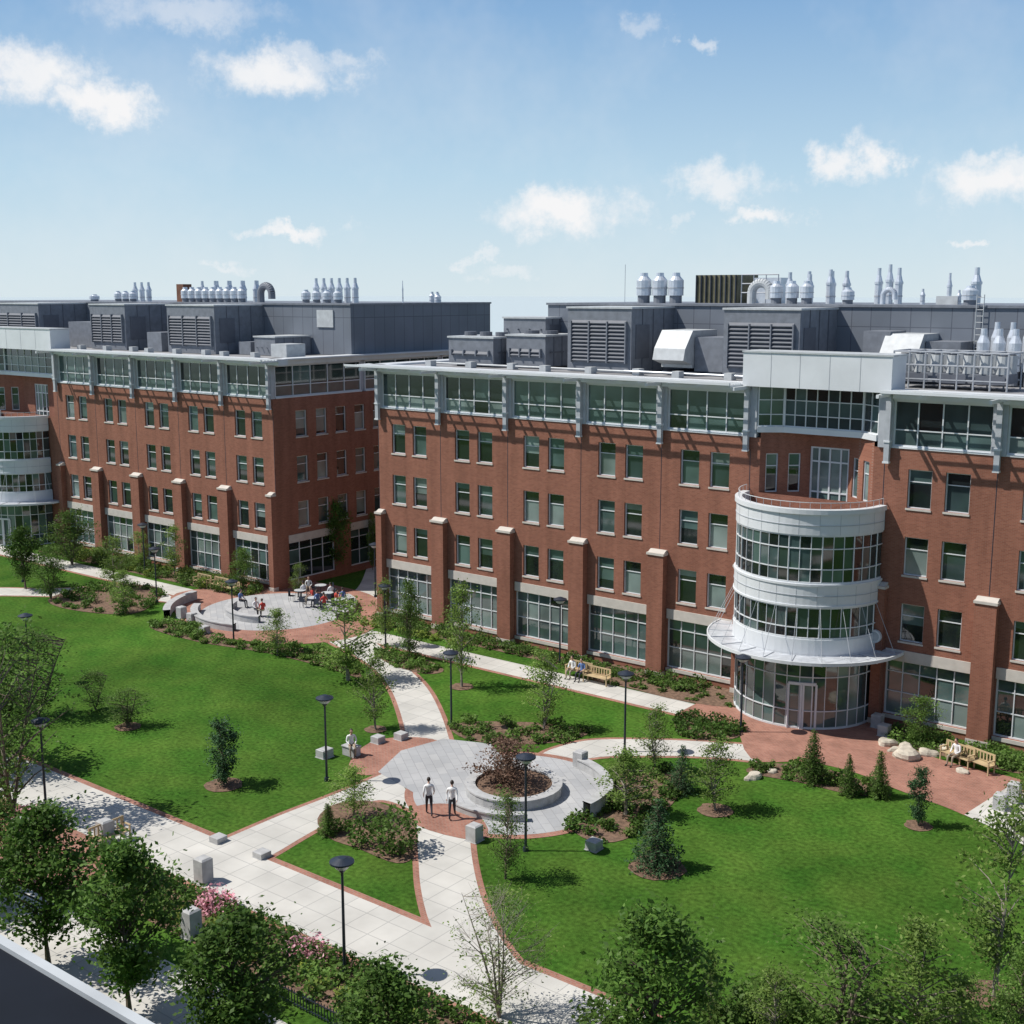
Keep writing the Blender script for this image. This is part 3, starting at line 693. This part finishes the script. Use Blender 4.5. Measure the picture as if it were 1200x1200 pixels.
for a in [('maple',57,1132,945,138),('maple',152,1190,985,145),('maple',285,1262,1072,158),('maple',452,1275,1130,138),('maple',765,1275,1068,178),
 ('sparse',15,955,735,160),('mid',0,900,780,130),('sparse',45,840,738,100),('bare',585,1192,1035,150),('sparse',975,1235,1078,180),('light',1072,1245,1078,130),('light',1165,1168,945,135,1.0),
 ('maple',-60,1060,880,130),
 ('cedar',262,920,843,50,.9),('sparse',150,852,806,66,.7),('sparse',112,832,786,50),
 ('light',408,797,700,88),('light',440,855,765,55,.6),('light',541,805,683,58,.7),('mid',480,772,680,45),('light',452,757,678,42),('light',637,855,763,60,.6),
 ('light',325,768,713,42),('light',145,718,668,44),('mid',60,702,640,48),('light',135,690,628,46),('mid',85,662,598,60),('light',205,675,615,38),('mid',285,690,642,42),('maple',30,690,618,58),('light',165,668,622,36),
 ('maple',393,675,583,46),('mid',437,668,600,20),('light',415,958,898,62),('bronze',592,925,866,98),
 ('light',733,955,878,84),('light',768,905,826,48),('spruce',799,928,872,40),('spruce',770,1017,935,68,1.15),('light',838,950,866,66,.8),
 ('sparse',592,1030,925,72),('cone',952,917,853,38),('cone',994,932,882,26),('cone',1030,934,878,30),('cedar',1076,968,897,36,.6),
 ('mid',1078,872,815,54),('mid',1200,860,790,54),('light',1200,1000,905,64),('cone',385,978,940,26),
 ('light',832,1205,1115,44),('light',905,1230,1135,80),('mid',1195,1240,1110,90),('light',350,700,660,26),('mid',10,1060,935,64),
 ('light',1125,1240,1140,80)]:
    plant(*a)
def inpoly(p, poly):
    x, y = p; c = False; n = len(poly)
    for i in range(n):
        x1, y1 = poly[i]; x2, y2 = poly[i-1]
        if (y1 > y) != (y2 > y) and x < (x2-x1)*(y-y1)/(y2-y1)+x1: c = not c
    return c
def shrubs(name, items, k, seed, leaf=.085, dens=140):
    rs = np.random.RandomState(seed); mb = MB(); P = []
    for x, y, r, h in items:
        n = int(dens*max(.4, r/.4)**1.7)
        d = rs.normal(size=(n,3)); d /= np.linalg.norm(d, axis=1)[:,None]; rad = (.5+.55*rs.rand(n))[:,None]
        d *= (1+.15*np.sin(4*d[:,0:1]+rs.rand()*6)+.12*np.sin(5*d[:,1:2]+rs.rand()*6))
        q = d*rad*np.array([r, r, h*.55]); q[:,2] = np.abs(q[:,2]+h*.42)
        q += rs.normal(size=(n,3))*.04
        P.append(q+np.array([x,y,0]))
        for _ in range(3): mb.tube((x,y,0),(x+rs.normal()*r*.3,y+rs.normal()*r*.3,h*.8),.012,.005,'bark',3,False)
    add_leaves(mb, np.concatenate(P), leaf, k, rs, .6); return mb.obj(name)
def scat(poly, n, rmin, rmax, seed, hf=1.1):
    r = random.Random(seed); xs = [p[0] for p in poly]; ys = [p[1] for p in poly]; out = []; t = 0
    while len(out) < n and t < n*60:
        t += 1; p = (r.uniform(min(xs), max(xs)), r.uniform(min(ys), max(ys)))
        if inpoly(p, poly):
            s = r.uniform(rmin, rmax)
            if all(math.hypot(p[0]-q[0], p[1]-q[1]) > (s+q[2])*.7 for q in out): out.append((p[0], p[1], s, s*hf*r.uniform(.8, 1.3)))
    return out
shrubs('shrub_border', scat(beds['a'], 34, .22, .5, 1), 'lm', 1)
shrubs('shrub_border', scat(beds['a'], 14, .2, .35, 2), 'll', 2)
shrubs('shrub', [(*G(423,990), .7, 1.45)], 'lm', 3); shrubs('shrub', [(*G(465,998), 1.05, 2.1)], 'lg', 33, .1)
shrubs('shrub', [(*G(447,972), .5, .8), (*G(402,973), .4, .6)], 'lg', 34)
shrubs('shrub_border', scat(beds['c'], 30, .22, .45, 4), 'lg', 4); shrubs('shrub_border', scat(beds['d'], 50, .25, .55, 5), 'lg', 5)
shrubs('shrub_border', scat(beds['d'], 18, .2, .4, 55), 'll', 55)
shrubs('shrub_border', scat(beds['e'], 18, .25, .5, 6), 'lg', 6); shrubs('shrub_border', scat(beds['f'], 26, .3, .6, 7), 'lg', 7)
shrubs('groundcover', scat(beds['g'], 60, .12, .28, 8, .8), 'lg', 8); shrubs('shrub_border', scat(beds['h'], 18, .35, .6, 9), 'lm', 9)
shrubs('shrub_border', scat(beds['i'], 20, .25, .5, 10), 'lg', 10); shrubs('shrub_border', scat(beds['j'], 32, .3, .65, 11), 'lm', 11)
shrubs('boxwood_hedge', [(-40.6+i*.68, 27.5+rnd.uniform(-.08,.08), .38, .75) for i in range(42)], 'lm', 12)
shrubs('boxwood_hedge', [(-74+i*.68, 27.5, .38, .75) for i in range(28)], 'lm', 13)
shrubs('perennial_bed', scat(rect(-41,-8,25.5,27), 80, .2, .5, 14), 'lg', 14); shrubs('perennial_bed', scat(rect(-75,-54,25.5,27), 40, .2, .5, 15), 'lg', 15)
shrubs('perennial_bed', scat(rect(-41,-8,25.5,27), 30, .2, .35, 44), 'ly', 44)
shrubs('flowering_azalea', [(*G(252,1068), .7, .9), (*G(240,1062), .45, .7), (*G(268,1064),.4,.7)], 'lp', 16, .07, 170)
shrubs('flowering_azalea', [(*G(352,1122), .6, .8), (*G(368,1120), .55, .8), (*G(378,1128),.35,.6)], 'lp', 17, .07, 170)
shrubs('flowering_azalea', [(*G(38,965), .6, .9), (*G(25,968), .5, .8)], 'lp', 18, .07, 150)
shrubs('foundation_shrubs', scat(beds['m'], 50, .35, .6, 19), 'lg', 19); shrubs('foundation_shrubs', scat(beds['n'], 50, .45, .85, 20), 'lg', 20)
shrubs('foundation_shrubs', scat(beds['n'], 22, .4, .7, 21), 'ly', 21); shrubs('foundation_shrubs', scat(beds['o'], 34, .4, .7, 22), 'lg', 22)
shrubs('foundation_shrubs', [(-60+i*1.1+rnd.random()*.6, 60.3, .4, .5) for i in range(9)], 'ly', 23)
shrubs('groundcover', scat(circ(C0, 1.6, 16), 26, .12, .25, 24, .9), 'lb', 24)
shrubs('meadow_edge', [(*G(px, py), rnd.uniform(.5,.9), rnd.uniform(.7,1.4)) for px, py in [(870,1190),(890,1200),(915,1185),(940,1195),(830,1205),(1000,1205),(1040,1200),(1180,1190),(700,1210),(730,1215),(850,1215),(960,1215),(1090,1208),(1130,1212),(1010,1190),(890,1180)]], 'lg', 25)

# ------------------------------------------------------------ street furniture
lampm = MB()
lampm.tube((0,0,0),(0,0,.18),.13,.11,'dark',12); lampm.tube((0,0,.18),(0,0,3.75),.06,.045,'dark',10); lampm.tube((0,0,3.75),(0,0,3.9),.07,.17,'dark',12)
lampm.tube((0,0,3.9),(0,0,4.1),.2,.36,'lampglass',20); lampm.tube((0,0,4.1),(0,0,4.16),.42,.42,'dark',24); lampm.tube((0,0,4.16),(0,0,4.28),.41,.12,'dark',24)
lme = lampm.mesh('street_lamp')
for px, py in [(404,1142),(54,947),(383,915),(529,852),(732,881),(616,997),(656,777),(868,858),(35,800),(170,672),(184,706),(274,752),(27,682),(452,758),(440,700)]:
    o = bpy.data.objects.new('street_lamp', lme); col.objects.link(o); x, y = G(px, py); o.location = (x, y, 0)
pil = MB(); pil.box(-.3,.3,-.3,.3,0,1.0,'stone'); pil.hexa([(-.3,-.3,1.0),(.3,-.3,1.0),(.3,.3,1.0),(-.3,.3,1.0),(-.22,-.22,1.06),(.22,-.22,1.06),(.22,.22,1.06),(-.22,.22,1.06)],'stone')
pil.box(-.34,.34,-.34,.34,-.05,.06,'stone'); pme = pil.mesh('granite_pillar')
for px, py, s in [(124,988,1),(239,1034,1),(225,1098,1.05),(26,985,1),(680,899,.8),(556,985,.7),(213,724,.8),(225,728,.6),(696,995,.4),(307,1004,.25),(256,986,.25),(382,887,.45),(379,887,.4),(470,866,.35),(443,870,.35),(1028,852,.7),(1036,862,.6),(240,742,.5),(1172,948,.7),(1188,940,.9)]:
    o = bpy.data.objects.new('granite_pillar', pme); col.objects.link(o); x, y = G(px, py); o.location = (x, y, 0); o.scale = (.9, .9, s)
def seatwall(name, c, r, a0, a1, h=.45, w=.45):
    mb = MB(); arcband(mb, c[0], c[1], r, r+w, 0, h, 'stone', math.radians(a0), math.radians(a1), 28); arcband(mb, c[0], c[1], r-.04, r+w+.04, h, h+.07, 'stone', math.radians(a0), math.radians(a1), 28)
    return mb.obj(name)
seatwall('stone_planter', C0, 1.85, 0, 360, .42, .4)
sheet('planter_soil', circ(C0, 1.86, 32), .36, 'mulch')
seatwall('stone_seat_wall', C0, 4.2, -5, 18, .7, .4); seatwall('stone_seat_wall', C0, 4.2, 24, 80, .45, .4); seatwall('stone_seat_wall', C0, 3.1, 255, 318, .3, .3)
seatwall('stone_seat_wall', C1, 5.5, 215, 290); seatwall('stone_seat_wall', C1, 3.1, 200, 300); seatwall('stone_seat_wall', C1, 7.4, 190, 235, .6); seatwall('stone_seat_wall', C1, 5.5, 10, 70)
def bench_mesh():
    mb = MB()
    for i in range(5): mb.box(-.85,.85,-.05+i*.1,.03+i*.1,.42,.455,'wood')
    for i in range(9): mb.box(-.78+i*.185,-.71+i*.185,.44,.47,.5,.88,'wood')
    mb.box(-.85,.85,.435,.475,.88,.96,'wood'); mb.box(-.85,.85,.435,.475,.47,.52,'wood')
    for x in (-.85,.79): mb.box(x,x+.06,-.05,.01,0,.66,'wood'); mb.box(x,x+.06,.42,.48,0,.96,'wood'); mb.box(x-.01,x+.07,-.07,.45,.66,.7,'wood'); mb.box(x,x+.06,.01,.42,.36,.42,'wood')
    return mb.mesh('park_bench')
bme = bench_mesh()
for px, py, rot in [(697,802,0),(676,795,0),(1141,903,-20),(1118,896,-20),(255,692,0),(268,696,0),(235,688,0)]:
    o = bpy.data.objects.new('park_bench', bme); col.objects.link(o); x, y = G(px, py); o.location = (x, y, .016); o.rotation_euler = (0,0,math.radians(rot))
o = bpy.data.objects.new('park_bench', bme); col.objects.link(o); x, y = G(133, 992); o.location = (x, y, .02); o.rotation_euler = (0,0,math.radians(90))
tb = MB(); tb.tube((0,0,.72),(0,0,.75),.45,.45,'lmech',20); tb.tube((0,0,0),(0,0,.72),.035,.035,'dark',8); tb.tube((0,0,0),(0,0,.03),.25,.22,'dark',14)
for a in range(3):
    t = a*2.1; cx_, cy_ = .8*math.cos(t), .8*math.sin(t)
    tb.box(cx_-.2,cx_+.2,cy_-.2,cy_+.2,.43,.46,'dark')
    for sx in (-.18,.16):
        for sy in (-.18,.16): tb.box(cx_+sx,cx_+sx+.02,cy_+sy,cy_+sy+.02,0,.43,'dark')
    tb.box(cx_+(.19 if math.cos(t)>0 else -.21),cx_+(.21 if math.cos(t)>0 else -.19),cy_-.2,cy_+.2,.46,.85,'dark')
tme = tb.mesh('cafe_table')
for px, py in [(352,703),(368,712),(384,706),(398,714),(376,697)]:
    o = bpy.data.objects.new('cafe_table', tme); col.objects.link(o); x, y = G(px, py); o.location = (x, y, .03); o.rotation_euler = (0,0,rnd.random()*3)
for i, (px, py, s) in enumerate([(1062,885,1.0),(1040,872,.6),(1088,884,.55),(1110,880,.6),(883,912,.5),(1048,880,.35),(1128,905,.35),(905,905,.3)]):
    rs = np.random.RandomState(100+i); mb = MB(); mb.ball((0,0,0),(s,s*.7,s*.5),'rock',14,9)
    ph = rs.rand(6)*6
    vv = []
    for v in mb.v:
        d = 1+.13*math.sin(4*v[0]/s+ph[0])+.12*math.sin(5*v[1]/s+ph[1])+.1*math.sin(6*v[2]/s+ph[2]+3*v[0]/s); vv.append((v[0]*d, v[1]*d, max(-.1, min(v[2]*d, s*.42))))
    mb.v = vv; o = mb.obj('boulder', smooth=False); x, y = G(px, py); o.location = (x, y, .05); o.rotation_euler = (0,0,rs.rand()*3)
fm = MB(); x = -30
while x < -10: fm.box(x-.012,x+.012,24.9,24.93,0,.6,'dark'); x += .14
fm.box(-30,-10,24.88,24.9,.5,.54,'dark'); fm.box(-30,-10,24.88,24.9,.1,.14,'dark'); fm.obj('iron_fence')
sg = MB(); sg.tube((-23.9,62.6,4.9),(-23.9,62.4,4.9),.35,.35,'white',20); sg.tube((-23.9,62.4,4.9),(-23.9,62.38,4.9),.25,.25,'grey',20); sg.obj('round_sign', b1)

# ------------------------------------------------------------ camera-side building
fb = empty('foreground_building'); f1 = MB()
f1.box(-60, 25, -20, 2.0, 0, 20.0, 'brick'); f1.obj('walls', fb)
f2_ = MB(); f2_.box(-60.1, 25, 1.2, 2.28, 20.002, 20.5, 'ledge'); f2_.box(-60.1, 25, 2.281, 2.32, 20.38, 20.52, 'lmech'); f2_.box(-60.1,25,1.7,1.74,20.502,20.54,'ledge'); f2_.obj('parapet', fb)

# ------------------------------------------------------------ people
def person(loc, heading, pose='walk', shirt='shirtw', trouser='trous', phase=1, name='person'):
    s = phase
    if pose == 'walk':
        J = {'pel':(0,0,.94,.125,.10),'sp':(0,.01,1.12,.12,.09),'ch':(0,.02,1.34,.155,.105),'nk':(0,.03,1.49,.055,.055),'hd':(0,.045,1.58,.05,.05),
         'shL':(-.18,.01,1.41,.062,.062),'elL':(-.24,-.08*s,1.14,.045,.045),'wrL':(-.235,.05*s,.93,.03,.03),'haL':(-.23,.09*s,.86,.036,.02),
         'shR':(.18,.01,1.41,.062,.062),'elR':(.24,.03*s-.03,1.14,.045,.045),'wrR':(.235,.2*s,.96,.03,.03),'haR':(.23,.25*s,.9,.036,.02),
         'hpL':(-.09,0,.88,.092,.092),'knL':(-.095,.17*s,.5,.062,.062),'anL':(-.095,.24*s,.09,.04,.04),'toL':(-.10,.24*s+.17,.035,.04,.03),
         'hpR':(.09,0,.88,.092,.092),'knR':(.095,-.04*s,.48,.062,.062),'anR':(.095,-.3*s,.13,.04,.04),'toR':(.10,-.3*s+.15,.035,.04,.03)}
        head = (0,.06,1.66)
    else:
        J = {'pel':(0,0,.56,.125,.11),'sp':(0,-.02,.74,.12,.095),'ch':(0,0,.95,.155,.105),'nk':(0,.03,1.1,.055,.055),'hd':(0,.05,1.19,.05,.05),
         'shL':(-.18,0,1.02,.06,.06),'elL':(-.25,.06,.76,.044,.044),'wrL':(-.15,.28,.66,.03,.03),'haL':(-.12,.36,.64,.036,.02),
         'shR':(.18,0,1.02,.06,.06),'elR':(.25,.06,.76,.044,.044),'wrR':(.15,.28,.66,.03,.03),'haR':(.12,.36,.64,.036,.02),
         'hpL':(-.1,.03,.54,.09,.09),'knL':(-.13,.46,.52,.062,.062),'anL':(-.13,.48,.09,.04,.04),'toL':(-.14,.64,.035,.04,.03),
         'hpR':(.1,.03,.54,.09,.09),'knR':(.13,.46,.52,.062,.062),'anR':(.13,.50,.09,.04,.04),'toR':(.14,.66,.035,.04,.03)}
        head = (0,.07,1.27)
    E = [('pel','sp'),('sp','ch'),('ch','nk'),('nk','hd')]
    for q in 'LR': E += [('ch','sh'+q),('sh'+q,'el'+q),('el'+q,'wr'+q),('wr'+q,'ha'+q),('pel','hp'+q),('hp'+q,'kn'+q),('kn'+q,'an'+q),('an'+q,'to'+q)]
    ks = list(J); me = bpy.data.meshes.new('sk'); me.from_pydata([J[k][:3] for k in ks], [(ks.index(a), ks.index(b)) for a, b in E], [])
    ob = bpy.data.objects.new('sk', me); col.objects.link(ob)
    ob.modifiers.new('s', 'SKIN')
    if not me.skin_vertices:
        import bmesh
        bm = bmesh.new(); bm.from_mesh(me); bm.verts.layers.skin.verify(); bm.to_mesh(me); bm.free()
    for i, k in enumerate(ks):
        sv = me.skin_vertices[0].data[i]; sv.radius = (J[k][3], J[k][4]); sv.use_root = (k == 'pel')
    sd = ob.modifiers.new('d', 'SUBSURF'); sd.levels = 1; sd.render_levels = 1
    dg = bpy.context.evaluated_depsgraph_get(); dg.update()
    nm = bpy.data.meshes.new_from_object(ob.evaluated_get(dg)); bpy.data.objects.remove(ob)
    mb = MB(); lab = {}
    for a, b in E:
        z = b[:2]
        lab[(a,b)] = {'an':trouser,'kn':trouser,'hp':trouser,'to':'shoe','sp':shirt,'ch':shirt,'nk':shirt,'hd':'skin','sh':shirt,'el':shirt,'wr':('skin' if shirt != 'shirtw' else shirt),'ha':'skin'}[z]
    segs = [(Vector(J[a][:3]), Vector(J[b][:3]), lab[(a,b)]) for a, b in E]
    vs = [v.co.copy() for v in nm.vertices]; mb.v = [tuple(v) for v in vs]
    for p in nm.polygons:
        c = sum((vs[i] for i in p.vertices), Vector())/len(p.vertices); best = None
        for a, b, l in segs:
            t = max(0, min(1, (c-a).dot(b-a)/(b-a).length_squared)); d = (c-(a+(b-a)*t)).length
            if best is None or d < best[0]: best = (d, l)
        l = best[1]
        if l == shirt and c.z < J['pel'][2]+.02 and pose == 'walk' and abs(c.x) < .16: l = trouser
        mb.f.append(tuple(p.vertices)); mb.m.append(mb.mi(l))
    hx, hy, hz = head
    mb.ball(head, (.075,.095,.115), 'skin', 14, 10)
    mb.ball((hx, hy-.018, hz+.028), (.084,.096,.105), 'hair', 14, 10)
    mb.tube((hx,hy+.085,hz),(hx,hy+.115,hz-.02),.014,.01,'skin',6)
    for e in (-1, 1):
        mb.ball((hx+e*.03, hy+.085, hz+.012), (.012,.01,.008), 'shirtw', 6, 5); mb.ball((hx+e*.03, hy+.094, hz+.012), (.005,.004,.005), 'hair', 6, 4)
        mb.ball((hx+e*.078, hy, hz-.005), (.012,.02,.03), 'skin', 6, 5)
    mb.ball((hx, hy+.085, hz-.05), (.024,.01,.007), 'shirtr', 8, 4)
    for q in 'LR':
        ha = Vector(J['ha'+q][:3]); wr = Vector(J['wr'+q][:3]); d = (ha-wr).normalized(); sgn = -1 if q == 'L' else 1
        for i, L in enumerate((.065,.075,.07,.055)):
            b0 = ha+Vector((0, -.025+i*.017, 0))+d*.01; k1 = b0+d*L*.6; k2 = k1+(d+Vector((-sgn*.5,.1,0))).normalized()*L*.5
            mb.tube(b0, k1, .009, .008, 'skin', 5); mb.tube(k1, k2, .008, .006, 'skin', 5)
        th = wr+(ha-wr)*.4; mb.tube(th, th+(d+Vector((-sgn*.5,.5,0))).normalized()*.06, .011, .008, 'skin', 5)
    o = mb.obj(name, smooth=True); o.location = loc; o.rotation_euler = (0,0,heading); return o
aw = math.atan2(FW[1], FW[0])-math.pi/2
x, y = G(503, 956); person((x,y,.025), aw+.15, 'walk', 'shirtw', 'trous', 1)
x, y = G(530, 960); person((x,y,.025), aw-.05, 'walk', 'shirtw', 'trous', -1)
for (px, py, hd, sh) in [(671,794,math.pi,'shirtw'),(682,797,math.pi,'shirtb'),(1120,896,math.pi-.35,'shirtw')]:
    x, y = G(px, py); person((x, y, 0), hd, 'sit', sh, 'khaki' if sh == 'shirtw' else 'trous')
x, y = G(412,885); mb = MB(); mb.box(-.4,.4,-.25,.25,0,.45,'stone'); mb.box(-.44,.44,-.29,.29,.45,.5,'stone'); o = mb.obj('stone_bench'); o.location = (x,y,.02)
person((x,y,.03), -2.2, 'sit', 'shirtw', 'khaki')
for i, (px, py) in enumerate([(356,702),(366,708),(372,713),(388,704),(394,712),(402,710),(300,722),(308,724),(282,712),(362,696),(380,716)]):
    x, y = G(px, py); person((x,y,.03), rnd.random()*6, 'sit' , ['shirtw','shirtr','shirtb'][i % 3], ['trous','khaki'][i % 2])

# ------------------------------------------------------------ light and sky
SE = math.radians(53)
SD = Vector((-.80*math.cos(SE), -.60*math.cos(SE), math.sin(SE))).normalized()
sun = bpy.data.lights.new('sun', 'SUN'); sun.energy = 5.0; sun.angle = math.radians(.5); sun.color = (1, .96, .89)
so = bpy.data.objects.new('sun', sun); col.objects.link(so); so.rotation_euler = SD.to_track_quat('Z', 'Y').to_euler(); so.location = (-40,-20,60)
w = bpy.data.worlds.new('World'); sc.world = w; w.use_nodes = True; nt = w.node_tree; nt.nodes.clear()
out = N(nt, 'ShaderNodeOutputWorld'); bg = N(nt, 'ShaderNodeBackground'); sky = N(nt, 'ShaderNodeTexSky', sky_type='NISHITA')
try: w.cycles.sampling_method = 'NONE'
except Exception: pass
sky.sun_disc = False; sky.sun_elevation = math.asin(SD.z); sky.sun_rotation = math.atan2(SD.x, SD.y); sky.air_density = 1.0; sky.dust_density = .4; sky.ozone_density = 1.2
nt.links.new(sky.outputs[0], bg.inputs[0]); bg.inputs[1].default_value = .09
tc = N(nt, 'ShaderNodeTexCoord'); sx = N(nt, 'ShaderNodeSeparateXYZ'); nt.links.new(tc.outputs['Generated'], sx.inputs[0])
az = mathn(nt, 'ARCTAN2', sx.outputs[0], sx.outputs[1]); el = mathn(nt, 'ARCSINE', sx.outputs[2])
hz = N(nt, 'ShaderNodeMapRange'); nt.links.new(el, hz.inputs[0]); hz.inputs[1].default_value = 0; hz.inputs[2].default_value = .3
cr = N(nt, 'ShaderNodeValToRGB'); nt.links.new(hz.outputs[0], cr.inputs[0]); e = cr.color_ramp.elements
e[0].position = 0; e[0].color = (.70,.83,.90,1); e[1].position = 1; e[1].color = (.14,.30,.58,1)
q = e.new(.3); q.color = (.50,.70,.86,1); q = e.new(.7); q.color = (.26,.46,.73,1)
bgh = N(nt, 'ShaderNodeBackground'); nt.links.new(cr.outputs[0], bgh.inputs[0]); bgh.inputs[1].default_value = 1.0
hf = N(nt, 'ShaderNodeMapRange', interpolation_type='SMOOTHSTEP'); nt.links.new(el, hf.inputs[0]); hf.inputs[1].default_value = .2; hf.inputs[2].default_value = .7; hf.inputs[3].default_value = .88; hf.inputs[4].default_value = 0
mh = N(nt, 'ShaderNodeMixShader'); nt.links.new(hf.outputs[0], mh.inputs[0]); nt.links.new(bg.outputs[0], mh.inputs[1]); nt.links.new(bgh.outputs[0], mh.inputs[2])
cb = N(nt, 'ShaderNodeCombineXYZ'); nt.links.new(az, cb.inputs[0]); nt.links.new(el, cb.inputs[1])
def wn(scale, detail, rough=.6):
    n = N(nt, 'ShaderNodeTexNoise'); n.noise_dimensions = '2D'; n.inputs['Scale'].default_value = scale; n.inputs['Detail'].default_value = detail; n.inputs['Roughness'].default_value = rough
    nt.links.new(cb.outputs[0], n.inputs['Vector']); return n
n1 = wn(24, 5, .66)
sub = N(nt, 'ShaderNodeVectorMath', operation='SUBTRACT'); nt.links.new(n1.outputs['Color'], sub.inputs[0]); sub.inputs[1].default_value = (.5,.5,.5)
mul = N(nt, 'ShaderNodeVectorMath', operation='MULTIPLY'); nt.links.new(sub.outputs[0], mul.inputs[0]); mul.inputs[1].default_value = (.11,.048,0)
add = N(nt, 'ShaderNodeVectorMath', operation='ADD'); nt.links.new(cb.outputs[0], add.inputs[0]); nt.links.new(mul.outputs[0], add.inputs[1])
acc = None
for px, py, hw, hh, stg in [(40,85,75,32,.9),(120,118,70,26,.9),(320,85,85,30,.9),(370,70,60,18,.5),(650,248,92,28,1),(845,216,65,24,.75),(895,254,50,12,.8),(1000,190,48,26,.9),(1165,212,75,28,.9),(1190,190,50,18,.7),(335,270,65,11,.9),(825,53,26,12,.5),(1128,285,24,7,.6),(550,307,30,8,.45),(600,324,45,9,.4),(220,14,110,22,.45),(760,25,30,16,.3),(255,312,35,7,.4),(790,262,18,10,.3)]:
    d = Vector(ray(px, py)).normalized(); a0 = math.atan2(d.x, d.y); e0 = math.asin(d.z)
    s1 = N(nt, 'ShaderNodeVectorMath', operation='SUBTRACT'); nt.links.new(add.outputs[0], s1.inputs[0]); s1.inputs[1].default_value = (a0, e0, 0)
    s2 = N(nt, 'ShaderNodeVectorMath', operation='MULTIPLY'); nt.links.new(s1.outputs[0], s2.inputs[0]); s2.inputs[1].default_value = (1450/hw, 1450/hh, 0)
    s3 = N(nt, 'ShaderNodeVectorMath', operation='LENGTH'); nt.links.new(s2.outputs[0], s3.inputs[0])
    mr = N(nt, 'ShaderNodeMapRange', interpolation_type='SMOOTHSTEP'); nt.links.new(s3.outputs['Value'], mr.inputs[0]); mr.inputs[1].default_value = 1.2; mr.inputs[2].default_value = .2; mr.inputs[3].default_value = 0; mr.inputs[4].default_value = stg
    acc = mr.outputs[0] if acc is None else mathn(nt, 'MAXIMUM', acc, mr.outputs[0])
wisp = wn(5, 5, .7); mrw = N(nt, 'ShaderNodeMapRange'); nt.links.new(wisp.outputs['Fac'], mrw.inputs[0]); mrw.inputs[1].default_value = .45; mrw.inputs[2].default_value = .8; mrw.inputs[3].default_value = 0; mrw.inputs[4].default_value = .18
acc = mathn(nt, 'MINIMUM', mathn(nt, 'ADD', acc, mrw.outputs[0]), 1.0)
bg2 = N(nt, 'ShaderNodeBackground'); bg2.inputs[0].default_value = (.97,.97,.98,1); bg2.inputs[1].default_value = .95
ms = N(nt, 'ShaderNodeMixShader'); nt.links.new(acc, ms.inputs[0]); nt.links.new(mh.outputs[0], ms.inputs[1]); nt.links.new(bg2.outputs[0], ms.inputs[2])
nt.links.new(ms.outputs[0], out.inputs[0])

# ------------------------------------------------------------ camera
cd = bpy.data.cameras.new('camera'); cam = bpy.data.objects.new('camera', cd); col.objects.link(cam)
cam.location = (0, 0, CAMH); cd.sensor_width = 36; cd.lens = 36*F/1200
cam.rotation_euler = Vector((FW[0]*CT, FW[1]*CT, -ST)).to_track_quat('-Z', 'Y').to_euler()
cd.clip_end = 20000; cd.clip_start = .1; sc.camera = cam
sc.view_settings.view_transform = 'Standard'; sc.view_settings.look = 'None'; sc.view_settings.exposure = 0
